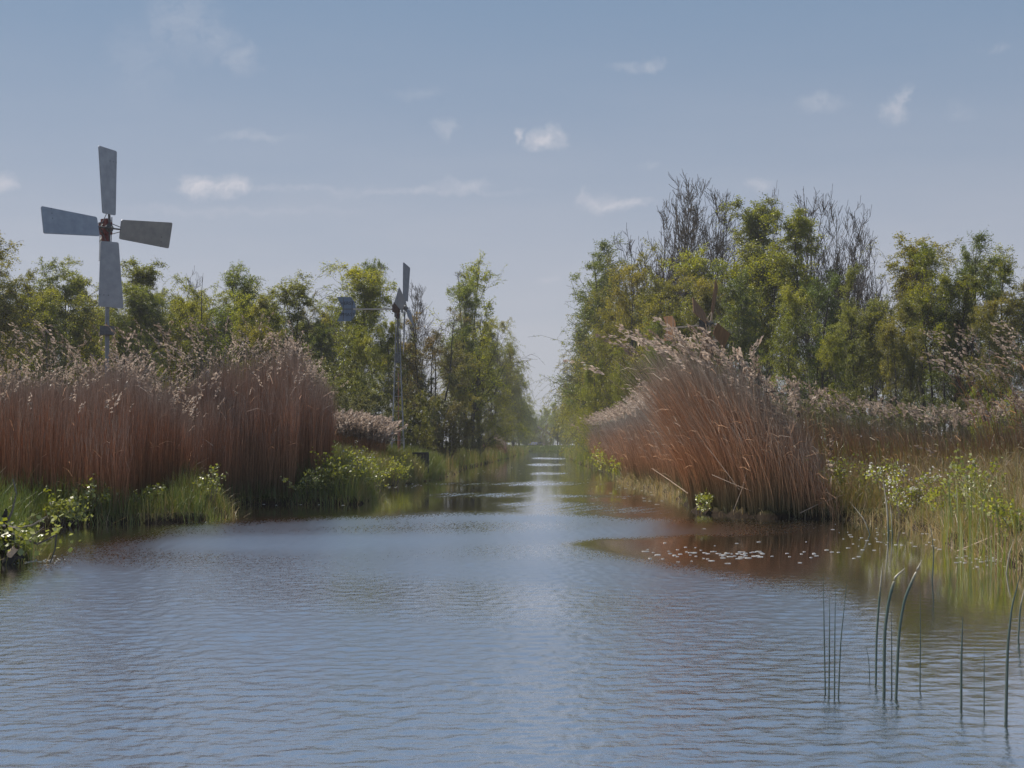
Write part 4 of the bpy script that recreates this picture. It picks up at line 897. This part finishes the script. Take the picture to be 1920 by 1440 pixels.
G = [
 ('leafy_bush', 41, 578, 28.5, .9, .62, 14, .045, 'small green bush left of the low bush at the foot of the red reeds'),
 ('leafy_bush', 42, 628, 28.8, 1.0, .8, 16, .05, 'rounded green bush right of the low bush at the foot of the red reeds'),
 ('leafy_bush', 43, 672, 30.2, 1.0, .9, 16, .05, 'green bush at the waterline below the end of the red reeds'),
 ('leafy_bush', 44, 270, 22.4, .8, .5, 12, .05, 'flat leafy bush in the green grass tuft of the left bank'),
 ('leafy_bush', 1, 165, 21.6, 1.0, .62, 20, .065, 'yellow-green leafy bush at the waterline below the left reeds'),
 ('leafy_bush', 2, 120, 20.6, .8, .55, 12, .06, 'low leafy bush between the stump and the larger bush'),
 ('leafy_bush', 3, 200, 21.9, .7, .5, 10, .06, 'small leafy bush beside the green grass tuft'),
 ('sapling', 4, 392, 23.2, .45, .75, 8, .045, 'pale-leaved sapling at the notch in the left bank'),
 ('leafy_bush', 6, 648, 29.0, 1.2, 1.15, 18, .055, 'leafy bush with light flecks at the right end of the red reeds'),
 ('leafy_bush', 7, 700, 34.5, 1.3, 1.1, 18, .055, 'leafy bush behind the end of the red reeds'),
 ('leafy_bush', 8, 608, 28.7, .8, .6, 12, .045, 'low bush at the foot of the red reeds'),
 ('leafy_bush', 9, 735, 41, 1.6, 1.0, 18, .06, 'green herb mound in front of the pale plumes'),
 ('leafy_bush', 10, 1318, 24.3, .5, .5, 9, .045, 'small yellow-green bush at the left foot of the tall clump'),
 ('leafy_bush', 12, 1560, 23.6, .9, .95, 14, .045, 'leafy trailing bush right of the tall reed clump'),
 ('leafy_bush', 13, 1625, 23.4, 1.0, .95, 14, .045, 'leafy bush left of the white blossom'),
 ('leafy_bush', 15, 1770, 19.8, .9, .7, 12, .05, 'low leafy tangle right of the white blossom'),
 ('leafy_bush', 16, 1815, 18.6, .7, 1.05, 14, .055, 'bright upright leafy bush right of the blossoming one'),
 ('leafy_bush', 17, 1860, 18.0, .6, 1.0, 10, .05, 'narrow leafy bush beside the bright upright one'),
 ('leafy_bush', 18, 1905, 15.2, .8, .6, 14, .045, 'dull bush overhanging the water at the right edge'),
 ('leafy_bush', 19, 1135, 62, 2.2, 1.3, 16, .08, 'green bush under the far end of the slanting reeds'),
 ('leafy_bush', 20, 1180, 46, 1.5, .95, 14, .07, 'green bush at the water below the slanting reeds')]
for (nm, sd_, px, Y, w, h, n, lf, lb) in G: leafy_plant(nm, sd_, px, Y, w, h, n, lf, lb, 'leaf_spring' if sd_ in (6, 7, 9, 12, 13, 15, 18, 19, 20) else 'leaf_bright')
leafy_plant('blossoming_bush', 31, 1700, 21.4, 1.1, .95, 16, .05, 'white-blossoming bush on the right bank edge', 'leaf_spring', petals=5)
leafy_plant('blossoming_sapling', 32, 668, 31.5, .6, 1.35, 7, .04, 'slender sapling with white flecks before the pale plumes', 'leaf_bright', petals=4)

def twigs_obj(name, parent, lines, r0, mat='bark', r1=.3):
    m = MB()
    for (pts, r) in lines:
        P = np.array(pts, float); n = len(P)
        t = np.linspace(0, n - 1, (n - 1) * 4 + 1); Q = np.column_stack([np.interp(t, np.arange(n), P[:, k]) for k in range(3)])
        rr = np.linspace(r, r * r1, len(Q)); V, q = tubes(Q[None], rr[None], 7); m.add(V, [tuple(f) for f in q])
    return m.build(name, mat, parent)
Y0 = 14.3
def L3(px, py, Y): return np.array([WX(px, Y), Y, WZ(py, Y)])
st = link('tree_stump', None, loc=(WX(10, Y0), Y0, 0), label='dark broken stump with bare branches at the left waterline', cat='stump')
o_ = np.array([WX(10, Y0), Y0, 0])
def rel(*a): return [L3(*q) - o_ for q in a]
twigs_obj('stump_trunk', st, [(rel((-30, 1075, 14.6), (-5, 1020, 14.4), (5, 985, 14.3), (12, 955, 14.2)), .11), (rel((0, 1060, 14.3), (20, 1010, 14.2), (12, 985, 14.1)), .09), (rel((-20, 1080, 14.2), (30, 1040, 14.1), (45, 1045, 14.0)), .08)], .1, 'dark_wood', .12)
twigs_obj('branch', st, [(rel((5, 1000, 14.3), (22, 960, 14.2), (31, 925, 14.1), (24, 898, 14.1)), .014)], .01, 'wood_grey')
twigs_obj('branch', st, [(rel((0, 985, 14.3), (30, 990, 14.0), (60, 985, 13.9), (88, 968, 13.8)), .016)], .01, 'wood_grey')
twigs_obj('branch', st, [(rel((15, 1025, 14.2), (45, 1010, 14.0), (70, 1020, 13.9), (88, 1012, 13.8), (106, 1002, 13.8), (103, 1030, 13.8), (94, 1055, 13.8)), .012)], .01, 'bark', .6)
twigs_obj('branch', st, [(rel((-10, 1010, 14.2), (20, 1000, 14.0), (52, 1012, 13.9), (82, 988, 13.8)), .010)], .01, 'wood_grey')
twigs_obj('broken_branch', st, [(rel((18, 1040, 14.0), (32, 1025, 13.9)), .035)], .03, 'wood_pale', .9)
lr = np.random.default_rng(5); C = np.vstack([L3(lr.normal(30, 26), lr.normal(1000, 20), lr.uniform(13.8, 14.3)) - o_ for _ in range(170)] + [L3(lr.normal(105, 22), lr.normal(990, 24), lr.uniform(13.7, 14.0)) - o_ for _ in range(45)])
V, q = leaves(lr, C, .06, .85, .2); link('leaves', mesh_from('stump_leaves', V, q, 'leaf_bright', False, {'rnd': lr.uniform(0, 1, len(C))}), st)

# fallen and bent stalks
stalks = [('longest pale fallen stalk slanting across the foot of the tall clump', [(1395, 930, 23.6), (1360, 882, 23.5), (1323, 834, 23.4)], .007),
 ('pale stalk lying lower and nearly level in front of the tall clump', [(1335, 890, 23.5), (1370, 905, 23.4), (1412, 922, 23.3)], .006),
 ('bent stalk leaning to the right in front of the tall clump', [(1375, 958, 23.3), (1392, 915, 23.3), (1401, 880, 23.3)], .005),
 ('fallen stalk pointing to the water left of the tall clump', [(1290, 925, 26), (1255, 900, 26.5), (1222, 878, 27)], .007),
 ('broken stalk lying on the bank right of the tall clump', [(1500, 962, 22.6), (1545, 940, 22.8), (1590, 925, 23)], .006),
 ('crooked dead stalk over the water at the right edge', [(1790, 1035, 15.6), (1850, 1010, 15.2), (1925, 975, 15)], .005)]
for (lb, pts, r) in stalks:
    P = [L3(*q) for q in pts]; o2 = P[0].copy()
    ob = twigs_obj('fallen_reed_stalk', None, [([q - o2 for q in P], r)], r, 'wood_pale', .6); ob.location = o2; ob['label'] = lb; ob['category'] = 'reed stalk'; ob['group'] = 'fallen reed stalks'

# ------------------------------------------------------------------ rushes standing in the water
def rush(pts, r, label, pale=0.0, name='rush_stem', flat=.0):
    base_py = pts[0][1]; Y = EYE * F / (base_py - HZ)
    P = np.array([[WX(a, Y), Y + .02 * i, WZ(b, Y)] for i, (a, b) in enumerate(pts)]); P[0, 2] = -.25
    o2 = P[0].copy(); o2[2] = 0; P = P - o2; n = len(P)
    # smooth through the points
    t = np.linspace(0, n - 1, 25); Q = np.zeros((25, 3))
    for k in range(3): Q[:, k] = np.interp(t, np.arange(n), P[:, k])
    for _ in range(3): Q[1:-1] = (Q[:-2] + Q[1:-1] * 2 + Q[2:]) / 4
    s = np.linspace(0, 1, 25); rr = r * (1 - .82 * s ** 1.5) if not pale else r * .9 * (1 + .3 * np.clip((s - 1 + pale) / pale * 2, 0, 1)) * np.clip((1.02 - s) / (pale * 1.0), .1, 1)
    V, q = tubes(Q[None], rr[None], 7)
    f = np.repeat(s[:-1], 7); rn = np.interp(f, [0, 1 - pale - .12, 1 - pale + .1, 1], [.3, .4, .9, 1.0]) if pale else .1 + .3 * f
    link(name, mesh_from(name, V, q, 'rush', True, {'rnd': rn}), loc=o2, label=label, cat='rush', group='rushes standing in the shallow water')
rush([(1549,1302),(1547,1190),(1547,1078)], .0042, 'leftmost straight thin rush of the group of four')
rush([(1553,1306),(1557,1210),(1559,1116)], .0045, 'rush crossing the leftmost one at its foot')
rush([(1564,1311),(1567,1200),(1570,1106)], .0042, 'third rush in the group of four')
rush([(1568,1309),(1578,1205),(1592,1090)], .0042, 'rush leaning to the right in the group of four')
rush([(1634,1275),(1631,1240),(1627,1211)], .003, 'very short thin rush left of the bent ones')
rush([(1641,1284),(1645,1200),(1652,1130),(1661,1056)], .0062, 'dark rush with a straight grey tip left of the bent pair', .3)
rush([(1657,1305),(1660,1190),(1670,1130),(1684,1085),(1706,1068)], .0085, 'thick rush with a pale tip bent over to the right', .38)
rush([(1672,1306),(1674,1220),(1676,1148)], .004, 'short straight rush between the two bent ones')
rush([(1676,1309),(1687,1190),(1700,1125),(1722,1080),(1738,1052)], .0075, 'bent rush with the widest leaning pale tip', .36)
rush([(1724,1294),(1728,1200),(1730,1110)], .0038, 'lone thin rush right of the bent pair')
rush([(1802,1324),(1805,1244),(1809,1195),(1813,1160)], .0062, 'dark upright rush standing alone near the right')
rush([(1845,1330),(1848,1270),(1851,1214)], .0035, 'short thin rush between the two dark ones at right')
rush([(1884,1336),(1892,1214),(1903,1140),(1922,1080)], .0075, 'dark rush curving right at the frame edge')
rush([(1905,1200),(1915,1140),(1930,1085)], .006, 'pale rush tip curving in at the right edge', .5)
rush([(1668,1000),(1664,950),(1656,893)], .016, 'broad pale leaf rising from the water before the blossoming bush', .75, 'reed_leaf')
rush([(1675,1002),(1672,965),(1670,945)], .010, 'shorter pale leaf beside the tallest broad one', .7, 'reed_leaf')
rush([(1645,1002),(1620,972),(1594,940)], .009, 'pale leaf slanting left over the dark water', .7, 'reed_leaf')
rush([(1745,1090),(1752,1040),(1748,985)], .007, 'faint green leaf standing right of the broad pale ones', 0, 'reed_leaf')
rush([(1880,1075),(1893,1040),(1905,1010)], .008, 'pale leaf leaning right in front of the right bank', .8, 'reed_leaf')

# ------------------------------------------------------------------ floating flecks, sun glints on the water put in as white discs
fr = np.random.default_rng(9); C = []
def scat(n, fx, fy, s0, s1):
    for _ in range(n):
        px, py = fx(), fy(); Y = EYE * F / (py - HZ); C.append((WX(px, Y), Y, fr.uniform(s0, s1)))
scat(60, lambda: fr.normal(1370, 85), lambda: 1034 + abs(fr.normal(0, 9)), .008, .03)
scat(30, lambda: fr.uniform(1190, 1620), lambda: fr.normal(1030, 13), .006, .022)
scat(70, lambda: fr.uniform(1560, 1920), lambda: fr.normal(1010, 12), .005, .02)
scat(45, lambda: fr.uniform(1790, 1920), lambda: fr.normal(1050, 6), .005, .016)
scat(60, lambda: fr.uniform(0, 125), lambda: fr.normal(1051, 4), .005, .014)
scat(35, lambda: fr.uniform(310, 395), lambda: fr.normal(975, 2), .006, .02)
scat(30, lambda: fr.uniform(395, 650), lambda: fr.normal(944, 1.3), .008, .02)
scat(40, lambda: fr.uniform(695, 790), lambda: fr.normal(908, 3), .01, .03)
scat(30, lambda: fr.uniform(800, 985), lambda: fr.normal(880, 4), .01, .03)
scat(30, lambda: fr.uniform(1100, 1290), lambda: fr.normal(925, 10), .01, .035)
C = np.array(C); sdv = sdist(C[:, :2]); C = C[sdv < .02]; an = np.arange(7) * 2 * math.pi / 7
rad = C[:, 2:3] * fr.uniform(.35, .75, (len(C), 7)); X_ = C[:, :1] + rad * np.cos(an) * 2.2; Y_ = C[:, 1:2] + rad * np.sin(an)
top = np.stack([X_, Y_, np.full_like(X_, .005)], -1); bot = top.copy(); bot[..., 2] = -.01
V = np.concatenate([top, bot], 1).reshape(-1, 3); o = np.arange(len(C))[:, None] * 14
f7 = o + np.arange(7); f4 = np.concatenate([o + np.array([i, 7 + i, 7 + (i + 1) % 7, (i + 1) % 7]) for i in range(7)], 0)
link('floating_glint_flecks', mesh_from('floating_glint_flecks', V, [f7, f4], 'petal', False, {'rnd': fr.uniform(0, 1, len(f7) + len(f4))}), label='white flecks floating on the canal, sun glints painted as pale discs', cat='petals', kind='stuff')

# ------------------------------------------------------------------ thin spring haze
hm, ht, hout = new_mat('haze_air')
pv = ht.n('ShaderNodeVolumePrincipled'); pv.inputs['Color'].default_value = (.92, .93, .97, 1); pv.inputs['Density'].default_value = .0005; pv.inputs['Anisotropy'].default_value = .3
ht.l(pv.outputs[0], hout.inputs['Volume']); M['haze'] = hm
hb_ = MB(); hb_.box((0, 195, 11.0), (420, 450, 26.0)); hb_.build('haze', 'haze', None, label='thin spring haze over the marsh', kind='stuff')
